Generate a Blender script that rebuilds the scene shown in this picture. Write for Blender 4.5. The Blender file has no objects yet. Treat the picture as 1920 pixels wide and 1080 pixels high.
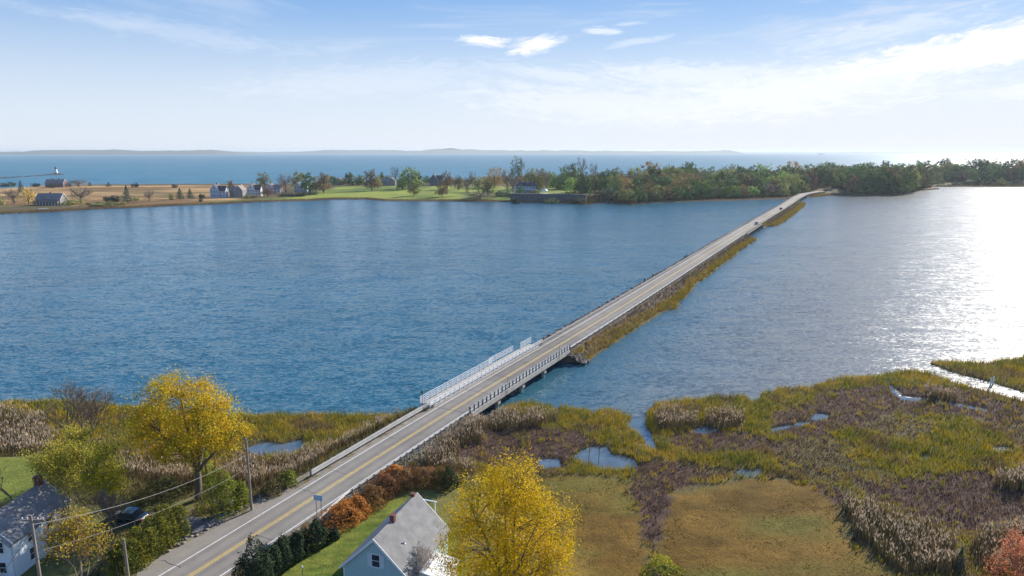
import bpy, bmesh, math, random
import numpy as np
from mathutils import Vector, Matrix

R = math.radians
sc = bpy.context.scene
C = sc.collection
rnd = random.Random(7)
nr = np.random.RandomState(11)

# ------------------------------------------------------------------ camera
CAM_H = 46.0; FPX = 1280.0; PITCH = math.atan((540-284)/FPX)
cam = bpy.data.cameras.new('camera'); camo = bpy.data.objects.new('camera', cam); C.objects.link(camo)
camo.location = (0, 0, CAM_H); camo.rotation_euler = (math.pi/2-PITCH, 0, 0)
cam.sensor_width = 36; cam.lens = FPX/1920*36; cam.clip_start = 0.5; cam.clip_end = 90000
sc.camera = camo

# ------------------------------------------------------------------ sun, sky, exposure
SUN_EL, SUN_AZ = 25.0, 41.0          # azimuth measured clockwise from +Y
sun = bpy.data.lights.new('sun', 'SUN'); suno = bpy.data.objects.new('sun', sun); C.objects.link(suno)
sun.energy = 4.2; sun.angle = R(0.53); sun.color = (1.0, 0.93, 0.82)
sd = Vector((math.sin(R(SUN_AZ))*math.cos(R(SUN_EL)), math.cos(R(SUN_AZ))*math.cos(R(SUN_EL)), math.sin(R(SUN_EL))))
suno.rotation_euler = sd.to_track_quat('Z', 'Y').to_euler()
sc.view_settings.view_transform = 'Standard'; sc.view_settings.look = 'None'
sc.view_settings.exposure = 0.92; sc.view_settings.gamma = 1.0
sc.view_settings.use_curve_mapping = False
sc.cycles.max_bounces = 6; sc.cycles.diffuse_bounces = 3; sc.cycles.glossy_bounces = 3
sc.cycles.transmission_bounces = 3; sc.cycles.transparent_max_bounces = 8; sc.cycles.volume_bounces = 0
sc.cycles.sample_clamp_direct = 1.15; sc.cycles.sample_clamp_indirect = 3.0
sc.cycles.caustics_reflective = False; sc.cycles.caustics_refractive = False

def pix_dir(px, py):
    X = (px-960)/FPX; V = (py-540)/FPX
    d = Vector((X, math.cos(PITCH)-V*math.sin(PITCH), -math.sin(PITCH)-V*math.cos(PITCH)))
    return d.normalized()

class NT:
    """small helper for writing node trees"""
    def __init__(s, tree): s.t = tree; s.n = tree.nodes; s.l = tree.links
    def new(s, typ, **kw):
        nd = s.n.new(typ)
        for k, v in kw.items():
            if k.startswith('i_'):
                nd.inputs[k[2:].replace('_', ' ')].default_value = v
            else: setattr(nd, k, v)
        return nd
    def link(s, a, b): s.l.new(a, b)
    def val(s, x, sock):
        if isinstance(x, (int, float)): sock.default_value = x
        elif isinstance(x, (tuple, list)): sock.default_value = (*x, 1) if len(x) == 3 and len(sock.default_value) == 4 else x
        else: s.link(x, sock)
    def math(s, op, a, b=None, clamp=False):
        nd = s.n.new('ShaderNodeMath'); nd.operation = op; nd.use_clamp = clamp
        s.val(a, nd.inputs[0])
        if b is not None: s.val(b, nd.inputs[1])
        return nd.outputs[0]
    def mix(s, f, a, b, blend='MIX'):
        nd = s.n.new('ShaderNodeMix'); nd.data_type = 'RGBA'; nd.blend_type = blend
        s.val(f, nd.inputs[0]); s.val(a, nd.inputs[6]); s.val(b, nd.inputs[7])
        return nd.outputs[2]
    def ramp(s, f, lo, hi, a=0.0, b=1.0):
        nd = s.n.new('ShaderNodeMapRange'); nd.clamp = True; nd.interpolation_type = 'SMOOTHSTEP'
        s.val(f, nd.inputs[0]); nd.inputs[1].default_value = lo; nd.inputs[2].default_value = hi
        nd.inputs[3].default_value = a; nd.inputs[4].default_value = b
        return nd.outputs[0]
    def noise(s, vec, scale, detail=4, rough=0.55, dist=0.0, lac=2.0):
        nd = s.n.new('ShaderNodeTexNoise'); nd.inputs['Scale'].default_value = scale
        nd.inputs['Detail'].default_value = detail; nd.inputs['Roughness'].default_value = rough
        nd.inputs['Distortion'].default_value = dist; nd.inputs['Lacunarity'].default_value = lac
        if vec is not None: s.link(vec, nd.inputs['Vector'])
        return nd.outputs[0]
    def mapping(s, vec, scale=(1, 1, 1), rot=(0, 0, 0), loc=(0, 0, 0)):
        nd = s.n.new('ShaderNodeMapping'); s.link(vec, nd.inputs[0])
        nd.inputs['Scale'].default_value = scale; nd.inputs['Rotation'].default_value = rot; nd.inputs['Location'].default_value = loc
        return nd.outputs[0]

world = bpy.data.worlds.new('World'); sc.world = world; world.use_nodes = True
w = NT(world.node_tree); w.n.clear()
sky = w.new('ShaderNodeTexSky', sky_type='NISHITA', sun_disc=False)
sky.sun_elevation = R(SUN_EL); sky.sun_rotation = R(SUN_AZ); sky.altitude = 0
sky.air_density = 1.0; sky.dust_density = 0.15; sky.ozone_density = 3.0
tc = w.new('ShaderNodeTexCoord')
sep = w.new('ShaderNodeSeparateXYZ'); w.link(tc.outputs['Generated'], sep.inputs[0])
az = w.math('ARCTAN2', sep.outputs[0], sep.outputs[1])
el = w.math('ARCSINE', sep.outputs[2])
comb = w.new('ShaderNodeCombineXYZ'); w.link(az, comb.inputs[0]); w.link(el, comb.inputs[1])
# wispy high cirrus, stretched along the horizon
cv = w.mapping(comb.outputs[0], scale=(1.6, 9.0, 1), rot=(0, 0, R(-7)))
cir = w.noise(cv, 1.7, 8, 0.62, 1.1)
cir = w.ramp(cir, 0.42, 0.74)
veil = w.noise(w.mapping(comb.outputs[0], scale=(0.9, 3.5, 1), loc=(3.1, 1.7, 0)), 1.5, 4, 0.5, 0.4)
veil = w.ramp(veil, 0.35, 0.66, 0.12, 1.05)
low = w.ramp(el, R(0.0), R(11.5), 1.0, 0.0)
low2 = w.ramp(el, R(0.5), R(13.5), 1.0, 0.02)
right = w.ramp(az, R(-40), R(36), 0.18, 1.0)
upfade = w.ramp(el, R(9.0), R(13.5), 1.0, 0.35)
mask = w.math('MULTIPLY', w.math('MULTIPLY', cir, 0.75), upfade)
mask = w.math('MULTIPLY', mask, w.ramp(az, R(-38), R(20), 0.35, 1.0))
mask = w.math('MAXIMUM', mask, w.math('MULTIPLY', w.math('MULTIPLY', low2, veil), w.math('MULTIPLY', right, 0.8)))
mask = w.math('MAXIMUM', mask, w.math('MULTIPLY', low, w.ramp(az, R(-40), R(30), 0.55, 0.9)))
cmask = None
# the distinct small clouds: (px, py, half width in degrees, half height, tilt, strength)
for (cx, cy, hw, hh, tilt, st) in ((905, 77, 1.9, 0.42, -3, 1.0), (1005, 84, 2.35, 0.62, 11, 1.0), (1135, 58, 1.5, 0.30, -3, .55), (1178, 44, 1.4, .2, 3, .3),
                                   (1800, 100, 10.0, 1.25, 8, 1.2), (1900, 72, 6.0, 1.2, 11, 1.1), (1760, 120, 9.0, .6, 5, .8), (1930, 170, 4.0, .6, 3, .4),
                                   (1700, 122, 6.5, .4, 3, .6), (1040, 140, 6, .55, -8, .35), (1200, 78, 3.0, .3, 8, .3), (1120, 195, 13, 1.6, -4, .40), (1480, 170, 13, 2.2, 4, .55), (1300, 140, 9, 1.0, -3, .45), (700, 150, 12, 1.3, 5, .22), (1650, 60, 7, .8, 7, .3), (330, 60, 9, .8, -6, .18)):
    d = pix_dir(cx, cy); a0 = math.atan2(d.x, d.y); e0 = math.asin(d.z)
    v = w.new('ShaderNodeVectorMath', operation='SUBTRACT'); w.link(comb.outputs[0], v.inputs[0]); v.inputs[1].default_value = (a0, e0, 0)
    rv = w.mapping(v.outputs[0], rot=(0, 0, R(-tilt)))
    sv = w.mapping(rv, scale=(1/R(hw), 1/R(hh), 0))
    ln = w.new('ShaderNodeVectorMath', operation='LENGTH'); w.link(sv, ln.inputs[0])
    nz = w.noise(w.mapping(rv, scale=(14, 60, 1), loc=(cx*.37, 0, 0)), 2.2, 6, 0.62, 0.9)
    e = w.math('ADD', ln.outputs['Value'], w.math('MULTIPLY', w.math('SUBTRACT', nz, 0.5), 2.4))
    m = w.ramp(e, 0.25, 1.25, st, 0.0)
    cmask = m if cmask is None else w.math('MAXIMUM', cmask, m)
mask = w.math('MULTIPLY', mask, w.ramp(el, -0.05, -0.01), clamp=True)
skyn = w.mix(1.0, sky.outputs[0], (0.055, 0.055, 0.055), 'MULTIPLY')
blue = w.mix(w.ramp(el, R(0), R(17), 0, 1), (0.37, 0.445, 0.54), (0.060, 0.200, 0.46))
blue = w.mix(w.ramp(el, R(17), R(60), 0, 1), blue, (0.035, 0.11, 0.32))
skyc = w.mix(0.75, skyn, blue)
glow = w.new('ShaderNodeVectorMath', operation='DOT_PRODUCT'); w.link(tc.outputs['Generated'], glow.inputs[0]); glow.inputs[1].default_value = sd
gl = w.ramp(glow.outputs['Value'], 0.6, 0.99, 0.0, 0.35)
cw = w.mix(gl, (0.45, 0.475, 0.525), (0.50, 0.495, 0.52))
cc_ = w.mix(gl, (0.56, 0.57, 0.60), (0.66, 0.65, 0.66))
final = w.mix(w.math('MINIMUM', cmask, 1.0), w.mix(mask, skyc, cw), cc_)
bg = w.new('ShaderNodeBackground'); w.link(final, bg.inputs[0]); bg.inputs[1].default_value = 1.0
# strength of the sky itself is 0.094; clouds are mixed in at their own brightness
wo = w.new('ShaderNodeOutputWorld'); w.link(bg.outputs[0], wo.inputs[0])

# ------------------------------------------------------------------ helpers
def at(px, py, z=0.0):
    d = pix_dir(px, py); t = (z-CAM_H)/d.z
    return (d.x*t, d.y*t)
def top_z(px, py, Y):
    d = pix_dir(px, py); return CAM_H + d.z/d.y*Y
def wid(px, P, z=1.0):
    """metres covered by px photo pixels at point P"""
    depth = P[1]*math.cos(PITCH)+(CAM_H-z)*math.sin(PITCH)
    return px/FPX*depth
def polyxy(pts, z=0.3): return np.array([at(x, y, z) for x, y in pts])

def tag(o, label=None, cat=None, group=None, kind=None):
    if label: o['label'] = label
    if cat: o['category'] = cat
    if group: o['group'] = group
    if kind: o['kind'] = kind
    return o
def empty(name, loc, rz=0.0, label=None, cat=None, group=None):
    o = bpy.data.objects.new(name, None); C.objects.link(o); o.location = loc; o.rotation_euler = (0, 0, rz)
    o.empty_display_size = 0.3
    return tag(o, label, cat, group)
def link(o, parent=None):
    C.objects.link(o)
    if parent: o.parent = parent
    return o
def copy_tree(o, parent=None):
    c = o.copy(); C.objects.link(c)
    if parent: c.parent = parent
    for ch in list(o.children): copy_tree(ch, c)
    return c

class MB:
    def __init__(s): s.v = []; s.f = []; s.m = []; s.mi = 0
    def add(s, vs, fs):
        b = len(s.v); s.v += [tuple(v) for v in vs]
        for f in fs: s.f.append(tuple(i+b for i in f)); s.m.append(s.mi)
    def box(s, c, size, rz=0.0, M=None):
        hx, hy, hz = size[0]/2, size[1]/2, size[2]/2
        vs = [(x, y, z) for z in (-hz, hz) for x, y in ((-hx, -hy), (hx, -hy), (hx, hy), (-hx, hy))]
        cs, sn = math.cos(rz), math.sin(rz)
        vs = [Vector((c[0]+x*cs-y*sn, c[1]+x*sn+y*cs, c[2]+z)) for x, y, z in vs]
        if M: vs = [M @ v for v in vs]
        s.add(vs, [(0, 3, 2, 1), (4, 5, 6, 7), (0, 1, 5, 4), (1, 2, 6, 5), (2, 3, 7, 6), (3, 0, 4, 7)])
    def beam(s, a, b, wd, ht):
        """rectangular bar from a to b (centre line)"""
        a = Vector(a); b = Vector(b); d = (b-a); L = d.length
        if L < 1e-6: return
        d.normalize(); up = Vector((0, 0, 1))
        if abs(d.z) > .99: up = Vector((0, 1, 0))
        sx = d.cross(up).normalized()*wd/2; uz = sx.cross(d).normalized()*ht/2
        vs = [a-sx-uz, a+sx-uz, a+sx+uz, a-sx+uz, b-sx-uz, b+sx-uz, b+sx+uz, b-sx+uz]
        s.add(vs, [(0, 1, 2, 3), (7, 6, 5, 4), (0, 4, 5, 1), (1, 5, 6, 2), (2, 6, 7, 3), (3, 7, 4, 0)])
    def tube(s, pts, rad, n=6, cap=True):
        pts = [Vector(p) for p in pts]
        if isinstance(rad, (int, float)): rad = [rad]*len(pts)
        rings = []
        ref = Vector((0.31, 0.17, 0.93)).normalized()
        for i, p in enumerate(pts):
            d = (pts[min(i+1, len(pts)-1)]-pts[max(i-1, 0)]).normalized()
            r0 = ref if abs(d.dot(ref)) < .95 else Vector((1, 0, 0))
            x = d.cross(r0).normalized(); y = d.cross(x)
            rings.append([p+(x*math.cos(2*math.pi*k/n)+y*math.sin(2*math.pi*k/n))*rad[i] for k in range(n)])
        vs = [v for r in rings for v in r]; fs = []
        for i in range(len(pts)-1):
            for k in range(n):
                fs.append((i*n+k, i*n+(k+1) % n, (i+1)*n+(k+1) % n, (i+1)*n+k))
        if cap: fs.append(tuple(range(n-1, -1, -1))); fs.append(tuple((len(pts)-1)*n+k for k in range(n)))
        s.add(vs, fs)
    def lathe(s, prof, n=16, c=(0, 0)):
        vs = []; fs = []
        for (r, z) in prof:
            for k in range(n):
                a = 2*math.pi*k/n; vs.append((c[0]+r*math.cos(a), c[1]+r*math.sin(a), z))
        for i in range(len(prof)-1):
            for k in range(n): fs.append((i*n+k, i*n+(k+1) % n, (i+1)*n+(k+1) % n, (i+1)*n+k))
        fs.append(tuple(range(n-1, -1, -1))); fs.append(tuple((len(prof)-1)*n+k for k in range(n)))
        s.add(vs, fs)
    def prism(s, poly, a, b, axis='y'):
        """extrude a 2-D outline (u,z) along an axis from a to b"""
        n = len(poly)
        if axis == 'y': vs = [(u, a, z) for u, z in poly]+[(u, b, z) for u, z in poly]
        elif axis == 'x': vs = [(a, u, z) for u, z in poly]+[(b, u, z) for u, z in poly]
        else: vs = [(u, v, a) for u, v in poly]+[(u, v, b) for u, v in poly]
        fs = [tuple(range(n)), tuple(range(2*n-1, n-1, -1))]+[(i, i+n, (i+1) % n+n, (i+1) % n) for i in range(n)]
        s.add(vs, fs)
    def build(s, name, mats, parent=None, smooth=False, loc=None):
        me = bpy.data.meshes.new(name); me.from_pydata(s.v, [], s.f)
        if not isinstance(mats, (list, tuple)): mats = [mats]
        for m in mats: me.materials.append(m)
        if len(mats) > 1: me.polygons.foreach_set('material_index', s.m)
        bm = bmesh.new(); bm.from_mesh(me); bmesh.ops.recalc_face_normals(bm, faces=bm.faces); bm.to_mesh(me); bm.free()
        if smooth: me.polygons.foreach_set('use_smooth', [True]*len(me.polygons))
        me.update()
        o = bpy.data.objects.new(name, me); link(o, parent)
        if loc: o.location = loc
        return o

def mesh_np(name, V, Fc, mats, col=None, parent=None, mi=None, smooth=False):
    V = np.asarray(V, np.float32); Fc = np.asarray(Fc, np.int32); k = Fc.shape[1]
    me = bpy.data.meshes.new(name)
    me.vertices.add(len(V)); me.vertices.foreach_set('co', V.ravel())
    me.loops.add(Fc.size); me.loops.foreach_set('vertex_index', Fc.ravel())
    me.polygons.add(len(Fc)); me.polygons.foreach_set('loop_start', np.arange(0, Fc.size, k, dtype=np.int32))
    if not isinstance(mats, (list, tuple)): mats = [mats]
    for m in mats: me.materials.append(m)
    if mi is not None: me.polygons.foreach_set('material_index', np.asarray(mi, np.int32))
    me.update(calc_edges=True)
    if smooth: me.polygons.foreach_set('use_smooth', np.ones(len(Fc), bool))
    if col is not None:
        ca = me.color_attributes.new('Col', 'FLOAT_COLOR', 'POINT')
        c4 = np.ones((len(V), 4), np.float32); c4[:, :3] = col
        ca.data.foreach_set('color', c4.ravel())
    o = bpy.data.objects.new(name, me)
    return link(o, parent)

# ---- numpy noise and polygons
def _h(ix, iy, seed):
    n = (ix.astype(np.int64)*374761393+iy.astype(np.int64)*668265263+seed*974634777) & 0x7fffffff
    n = (n ^ (n >> 13))*1274126177 & 0x7fffffff
    return ((n ^ (n >> 16)) & 0xffff)/65535.0
def vnoise(x, y, seed=0):
    x = np.asarray(x, float); y = np.asarray(y, float)
    ix = np.floor(x); iy = np.floor(y); fx = x-ix; fy = y-iy
    fx = fx*fx*(3-2*fx); fy = fy*fy*(3-2*fy)
    a = _h(ix, iy, seed); b = _h(ix+1, iy, seed); c = _h(ix, iy+1, seed); d = _h(ix+1, iy+1, seed)
    return (a*(1-fx)+b*fx)*(1-fy)+(c*(1-fx)+d*fx)*fy
def fbm(x, y, scale, seed=0, oct=4):
    s = 0; a = 1; t = 0
    for o in range(oct):
        s = s+a*vnoise(np.asarray(x)/scale*2**o+o*17.3, np.asarray(y)/scale*2**o-o*9.1, seed+o); t += a; a *= .5
    return s/t
def sdist(x, y, poly):
    """signed distance, positive inside"""
    x = np.asarray(x, float); y = np.asarray(y, float)
    best = np.full(x.shape, 1e18); ins = np.zeros(x.shape, bool); n = len(poly)
    for i in range(n):
        ax, ay = poly[i]; bx, by = poly[(i+1) % n]
        ex, ey = bx-ax, by-ay; L = ex*ex+ey*ey+1e-12
        t = np.clip(((x-ax)*ex+(y-ay)*ey)/L, 0, 1)
        dx = x-ax-t*ex; dy = y-ay-t*ey
        best = np.minimum(best, dx*dx+dy*dy)
        cond = (ay > y) != (by > y)
        with np.errstate(divide='ignore', invalid='ignore'):
            ins ^= cond & (x < (bx-ax)*(y-ay)/(by-ay if by != ay else 1e-12)+ax)
    d = np.sqrt(best)
    return np.where(ins, d, -d)
def sm(a, b, x):
    t = np.clip((np.asarray(x, float)-a)/(b-a), 0, 1); return t*t*(3-2*t)
def lerp(a, b, t):
    t = np.asarray(t)[..., None]; return np.asarray(a)*(1-t)+np.asarray(b)*t

# ------------------------------------------------------------------ materials
MATS = {}
def pmat(name, rgb, rough=0.7, metal=0.0, var=0.12, nscale=3.0, bump=0.0, bscale=20.0, spec=0.5, coat=0.0, obj_rand=0.0, lines=None):
    m = bpy.data.materials.new(name); m.use_nodes = True
    t = NT(m.node_tree); b = t.n['Principled BSDF']
    tcn = t.new('ShaderNodeTexCoord')
    nz = t.noise(tcn.outputs['Object'], nscale, 5, 0.6)
    f = t.ramp(nz, 0.25, 0.75, 1-var, 1+var)
    cc = t.new('ShaderNodeVectorMath', operation='SCALE'); cc.inputs[0].default_value = rgb; t.link(f, cc.inputs['Scale'])
    outc = cc.outputs[0]
    if lines:   # thin clapboard or shingle courses: (direction axis, spacing, darkness)
        ax, sp, dk = lines
        s2 = t.new('ShaderNodeSeparateXYZ'); t.link(tcn.outputs['Object'], s2.inputs[0])
        fr = t.math('FRACT', t.math('DIVIDE', s2.outputs[ax], sp))
        ln = t.math('LESS_THAN', fr, 0.16)
        outc = t.mix(t.math('MULTIPLY', ln, dk), outc, (rgb[0]*.45, rgb[1]*.45, rgb[2]*.45))
    if obj_rand:
        oi = t.new('ShaderNodeObjectInfo')
        f2 = t.ramp(oi.outputs['Random'], 0, 1, 1-obj_rand, 1+obj_rand)
        c3 = t.new('ShaderNodeVectorMath', operation='SCALE'); t.link(outc, c3.inputs[0]); t.link(f2, c3.inputs['Scale']); outc = c3.outputs[0]
    t.link(outc, b.inputs['Base Color'])
    b.inputs['Roughness'].default_value = rough; b.inputs['Metallic'].default_value = metal
    b.inputs['Specular IOR Level'].default_value = spec; b.inputs['Coat Weight'].default_value = coat
    if bump:
        bn = t.new('ShaderNodeBump'); bn.inputs['Strength'].default_value = 1; bn.inputs['Distance'].default_value = bump
        t.link(t.noise(tcn.outputs['Object'], bscale, 4, 0.6), bn.inputs['Height']); t.link(bn.outputs[0], b.inputs['Normal'])
    MATS[name] = m
    return m
def vmat(name, rough=0.8, trans=0.0, var=0.15, nscale=4.0, bump=0.0, bscale=8.0, spec=0.12, rand=0.0, fine=0.0, finescale=2.5, upn=0.0):
    """material whose surface colour is the mesh colour attribute"""
    m = bpy.data.materials.new(name); m.use_nodes = True
    t = NT(m.node_tree); b = t.n['Principled BSDF']; out = t.n['Material Output']
    at_ = t.new('ShaderNodeAttribute', attribute_name='Col')
    tcn = t.new('ShaderNodeTexCoord')
    f = t.ramp(t.noise(tcn.outputs['Object'], nscale, 5, 0.65), 0.25, 0.75, 1-var, 1+var)
    c = t.new('ShaderNodeVectorMath', operation='SCALE'); t.link(at_.outputs['Color'], c.inputs[0]); t.link(f, c.inputs['Scale'])
    oc = c.outputs[0]
    if fine:
        f3 = t.ramp(t.noise(tcn.outputs['Object'], finescale, 6, 0.75), 0.3, 0.7, 1-fine, 1+fine)
        c3 = t.new('ShaderNodeVectorMath', operation='SCALE'); t.link(oc, c3.inputs[0]); t.link(f3, c3.inputs['Scale']); oc = c3.outputs[0]
    if rand:
        oi = t.new('ShaderNodeObjectInfo')
        f2 = t.ramp(oi.outputs['Random'], 0, 1, 1-rand, 1+rand)
        c2 = t.new('ShaderNodeVectorMath', operation='SCALE'); t.link(oc, c2.inputs[0]); t.link(f2, c2.inputs['Scale']); oc = c2.outputs[0]
    t.link(oc, b.inputs['Base Color']); b.inputs['Roughness'].default_value = rough
    b.inputs['Specular IOR Level'].default_value = spec
    if bump:
        bn = t.new('ShaderNodeBump'); bn.inputs['Distance'].default_value = bump
        t.link(t.noise(tcn.outputs['Object'], bscale, 5, 0.65), bn.inputs['Height']); t.link(bn.outputs[0], b.inputs['Normal'])
    if upn:      # soften the facet shading of thin blades towards that of the whole sward
        g_ = t.new('ShaderNodeNewGeometry'); a1 = t.new('ShaderNodeVectorMath', operation='ADD'); t.link(g_.outputs['Normal'], a1.inputs[0]); a1.inputs[1].default_value = (0, 0, upn)
        a2 = t.new('ShaderNodeVectorMath', operation='NORMALIZE'); t.link(a1.outputs[0], a2.inputs[0]); t.link(a2.outputs[0], b.inputs['Normal'])
    if trans:
        tr = t.new('ShaderNodeBsdfTranslucent'); t.link(oc, tr.inputs[0])
        mx = t.new('ShaderNodeMixShader'); mx.inputs[0].default_value = trans
        t.link(b.outputs[0], mx.inputs[1]); t.link(tr.outputs[0], mx.inputs[2]); t.link(mx.outputs[0], out.inputs[0])
    MATS[name] = m
    return m

def water_mat(name, deep, rough, amp, far=False):
    m = bpy.data.materials.new(name); m.use_nodes = True
    t = NT(m.node_tree); b = t.n['Principled BSDF']
    geo = t.new('ShaderNodeNewGeometry')
    pos = geo.outputs['Position']
    big = t.noise(t.mapping(pos, scale=(0.004, 0.009, 1)), 1.0, 3, 0.5, 0.8)
    patch = t.noise(t.mapping(pos, scale=(0.022, 0.05, 1), rot=(0, 0, R(20))), 1.0, 4, 0.6, 0.5)
    col_ = t.mix(t.ramp(big, 0.35, 0.65), deep, tuple(c*1.25 for c in deep))
    b.inputs['IOR'].default_value = 1.40
    b.inputs['Roughness'].default_value = rough
    t.link(col_, b.inputs['Base Color'])
    if not far:
        k = t.math('MULTIPLY', t.ramp(patch, 0.3, 0.62, 0.62, 1.0), t.ramp(big, 0.3, 0.55, 0.8, 1.0))
        # water on the lee side of the causeway is calmer
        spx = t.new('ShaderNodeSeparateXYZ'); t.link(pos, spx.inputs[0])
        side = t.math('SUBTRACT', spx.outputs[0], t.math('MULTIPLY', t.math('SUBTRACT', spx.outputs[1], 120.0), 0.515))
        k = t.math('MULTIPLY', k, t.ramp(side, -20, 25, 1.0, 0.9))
        col_ = t.mix(t.ramp(side, -12, 60), col_, (0.165, 0.165, 0.155)); t.link(col_, b.inputs['Base Color']); t.link(t.ramp(side, 0, 90, rough, .20), b.inputs['Roughness'])  # base colour greyed here: silty shallows, plus silvery sky sheen painted in
    # wave slopes taken straight from vector noise, so that far waves keep their slope
    def slopes(sc_, rot, amp_, det, dist=.5):
        nd = t.new('ShaderNodeTexNoise'); nd.inputs['Scale'].default_value = 1; nd.inputs['Detail'].default_value = det; nd.inputs['Roughness'].default_value = .6; nd.inputs['Distortion'].default_value = dist
        t.link(t.mapping(pos, scale=sc_, rot=(0, 0, R(rot))), nd.inputs['Vector'])
        s1 = t.new('ShaderNodeVectorMath', operation='SUBTRACT'); t.link(nd.outputs['Color'], s1.inputs[0]); s1.inputs[1].default_value = (.5, .5, .5)
        s2 = t.new('ShaderNodeVectorMath', operation='MULTIPLY'); t.link(s1.outputs[0], s2.inputs[0]); s2.inputs[1].default_value = (amp_*.6, amp_, 0)
        return s2.outputs[0]
    if far: L_ = [slopes((.03, .09, 1), 0, amp, 5)]
    else: L_ = [slopes((.8, 2.0, 1), 8, amp, 5), slopes((2.6, 5.6, 1), -14, amp*.8, 3), slopes((.12, .34, 1), -5, amp*.38, 3)]
    acc = L_[0]
    for q in L_[1:]:
        a_ = t.new('ShaderNodeVectorMath', operation='ADD'); t.link(acc, a_.inputs[0]); t.link(q, a_.inputs[1]); acc = a_.outputs[0]
    if not far:
        s3 = t.new('ShaderNodeVectorMath', operation='SCALE'); t.link(acc, s3.inputs[0]); t.link(k, s3.inputs['Scale']); acc = s3.outputs[0]
    a_ = t.new('ShaderNodeVectorMath', operation='ADD'); t.link(acc, a_.inputs[0]); a_.inputs[1].default_value = (0, 0, 1)
    nn_ = t.new('ShaderNodeVectorMath', operation='NORMALIZE'); t.link(a_.outputs[0], nn_.inputs[0]); t.link(nn_.outputs[0], b.inputs['Normal'])
    return m

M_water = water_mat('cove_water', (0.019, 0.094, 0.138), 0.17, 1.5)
M_sea = water_mat('sea_water', (0.006, 0.12, 0.17), 0.36, 0.8, far=True)
M_ground = vmat('ground_soil', 0.95, bump=0.12, bscale=3.0, var=0.15, nscale=0.35, fine=0.22, finescale=1.3)
M_blade = vmat('grass_blades', 0.8, trans=0.25, var=0.1, nscale=0.5, upn=1.3)
M_leaf = vmat('leaves', 0.6, trans=0.45, var=0.15, nscale=0.4)
M_needle = vmat('needles', 0.75, trans=0.12, var=0.15, nscale=1.0)
M_farleaf = vmat('far_leaves', 0.8, trans=0.15, var=0.2, nscale=0.25, rand=0.38)
M_bark = pmat('bark', (0.13, 0.105, 0.085), 0.9, var=0.3, nscale=6, bump=0.03, bscale=12)
M_twig = pmat('twigs', (0.20, 0.155, 0.125), 0.9, var=0.25, nscale=2)
M_asphalt = pmat('asphalt', (0.215, 0.20, 0.185), 0.85, var=0.14, nscale=0.35, bump=0.01, bscale=30)
M_asphalt2 = pmat('old_asphalt', (0.16, 0.15, 0.15), 0.9, var=0.2, nscale=0.5)
M_yellow = pmat('yellow_paint', (0.62, 0.42, 0.09), 0.7, var=0.18, nscale=2)
M_white = pmat('white_line_paint', (0.70, 0.69, 0.66), 0.7, var=0.15, nscale=2)
M_tar = pmat('tar_seal', (0.05, 0.05, 0.052), 0.6)
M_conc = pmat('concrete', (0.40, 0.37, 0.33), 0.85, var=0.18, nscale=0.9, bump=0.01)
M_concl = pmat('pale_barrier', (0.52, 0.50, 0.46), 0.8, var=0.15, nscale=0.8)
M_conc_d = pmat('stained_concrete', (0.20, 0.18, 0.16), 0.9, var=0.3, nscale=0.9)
M_galv = pmat('galvanised_steel', (0.62, 0.62, 0.60), 0.45, metal=0.35, var=0.1, nscale=2)
M_rail_w = pmat('white_rail_paint', (0.78, 0.78, 0.76), 0.5, var=0.06)
M_post_d = pmat('dark_metal_post', (0.07, 0.07, 0.075), 0.5, metal=0.3)
M_woodpost = pmat('weathered_post', (0.22, 0.17, 0.13), 0.9, var=0.2)
M_pole = pmat('grey_pole_wood', (0.25, 0.21, 0.17), 0.9, var=0.2, nscale=2, bump=.01)
M_cable = pmat('pale_cable', (0.30, 0.28, 0.26), 0.7)
M_rock = pmat('rock', (0.22, 0.19, 0.17), 0.95, var=0.35, nscale=0.8, bump=0.06, bscale=4)
M_rock_d = pmat('dark_rock', (0.10, 0.095, 0.09), 0.95, var=0.3, nscale=0.5)
M_glass = pmat('window_glass', (0.035, 0.045, 0.055), 0.12, var=0.1, spec=0.8)
M_trim = pmat('white_trim', (0.74, 0.76, 0.76), 0.55, var=0.04)
M_shutter = pmat('pale_shutter', (0.55, 0.64, 0.68), 0.6, var=0.05)
M_blue = pmat('pale_blue_siding', (0.37, 0.54, 0.54), 0.7, var=0.05, nscale=1.0, lines=(2, 0.16, 0.35))
M_lblue = pmat('light_blue_siding', (0.74, 0.80, 0.84), 0.7, var=0.05, lines=(2, 0.16, 0.3))
M_shingle = pmat('grey_roof_shingles', (0.215, 0.215, 0.215), 0.9, var=0.22, nscale=1.0, bump=.02, bscale=14, lines=(2, 0.15, 0.35))
M_slate = pmat('slate_roof_shingles', (0.23, 0.22, 0.22), 0.85, var=0.2, nscale=1.2, lines=(2, 0.16, 0.35))
M_brick = pmat('red_brick', (0.16, 0.06, 0.05), 0.9, var=0.25, nscale=5)
M_carpaint = pmat('dark_car_paint', (0.012, 0.016, 0.025), 0.2, var=0.02, coat=1.0)
M_car_s = pmat('silver_car_paint', (0.55, 0.56, 0.57), 0.25, metal=0.3, coat=0.6)
M_tyre = pmat('tyre_rubber', (0.02, 0.02, 0.02), 0.9)
M_rim = pmat('alloy', (0.45, 0.45, 0.45), 0.35, metal=0.8)
M_lamp_r = pmat('tail_lamp', (0.35, 0.02, 0.02), 0.3)
M_lamp_w = pmat('head_lamp', (0.75, 0.75, 0.75), 0.2)
M_sign = pmat('sign_blue', (0.16, 0.42, 0.62), 0.5, var=0.05)
M_green_sign = pmat('sign_green', (0.05, 0.22, 0.09), 0.5)

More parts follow.
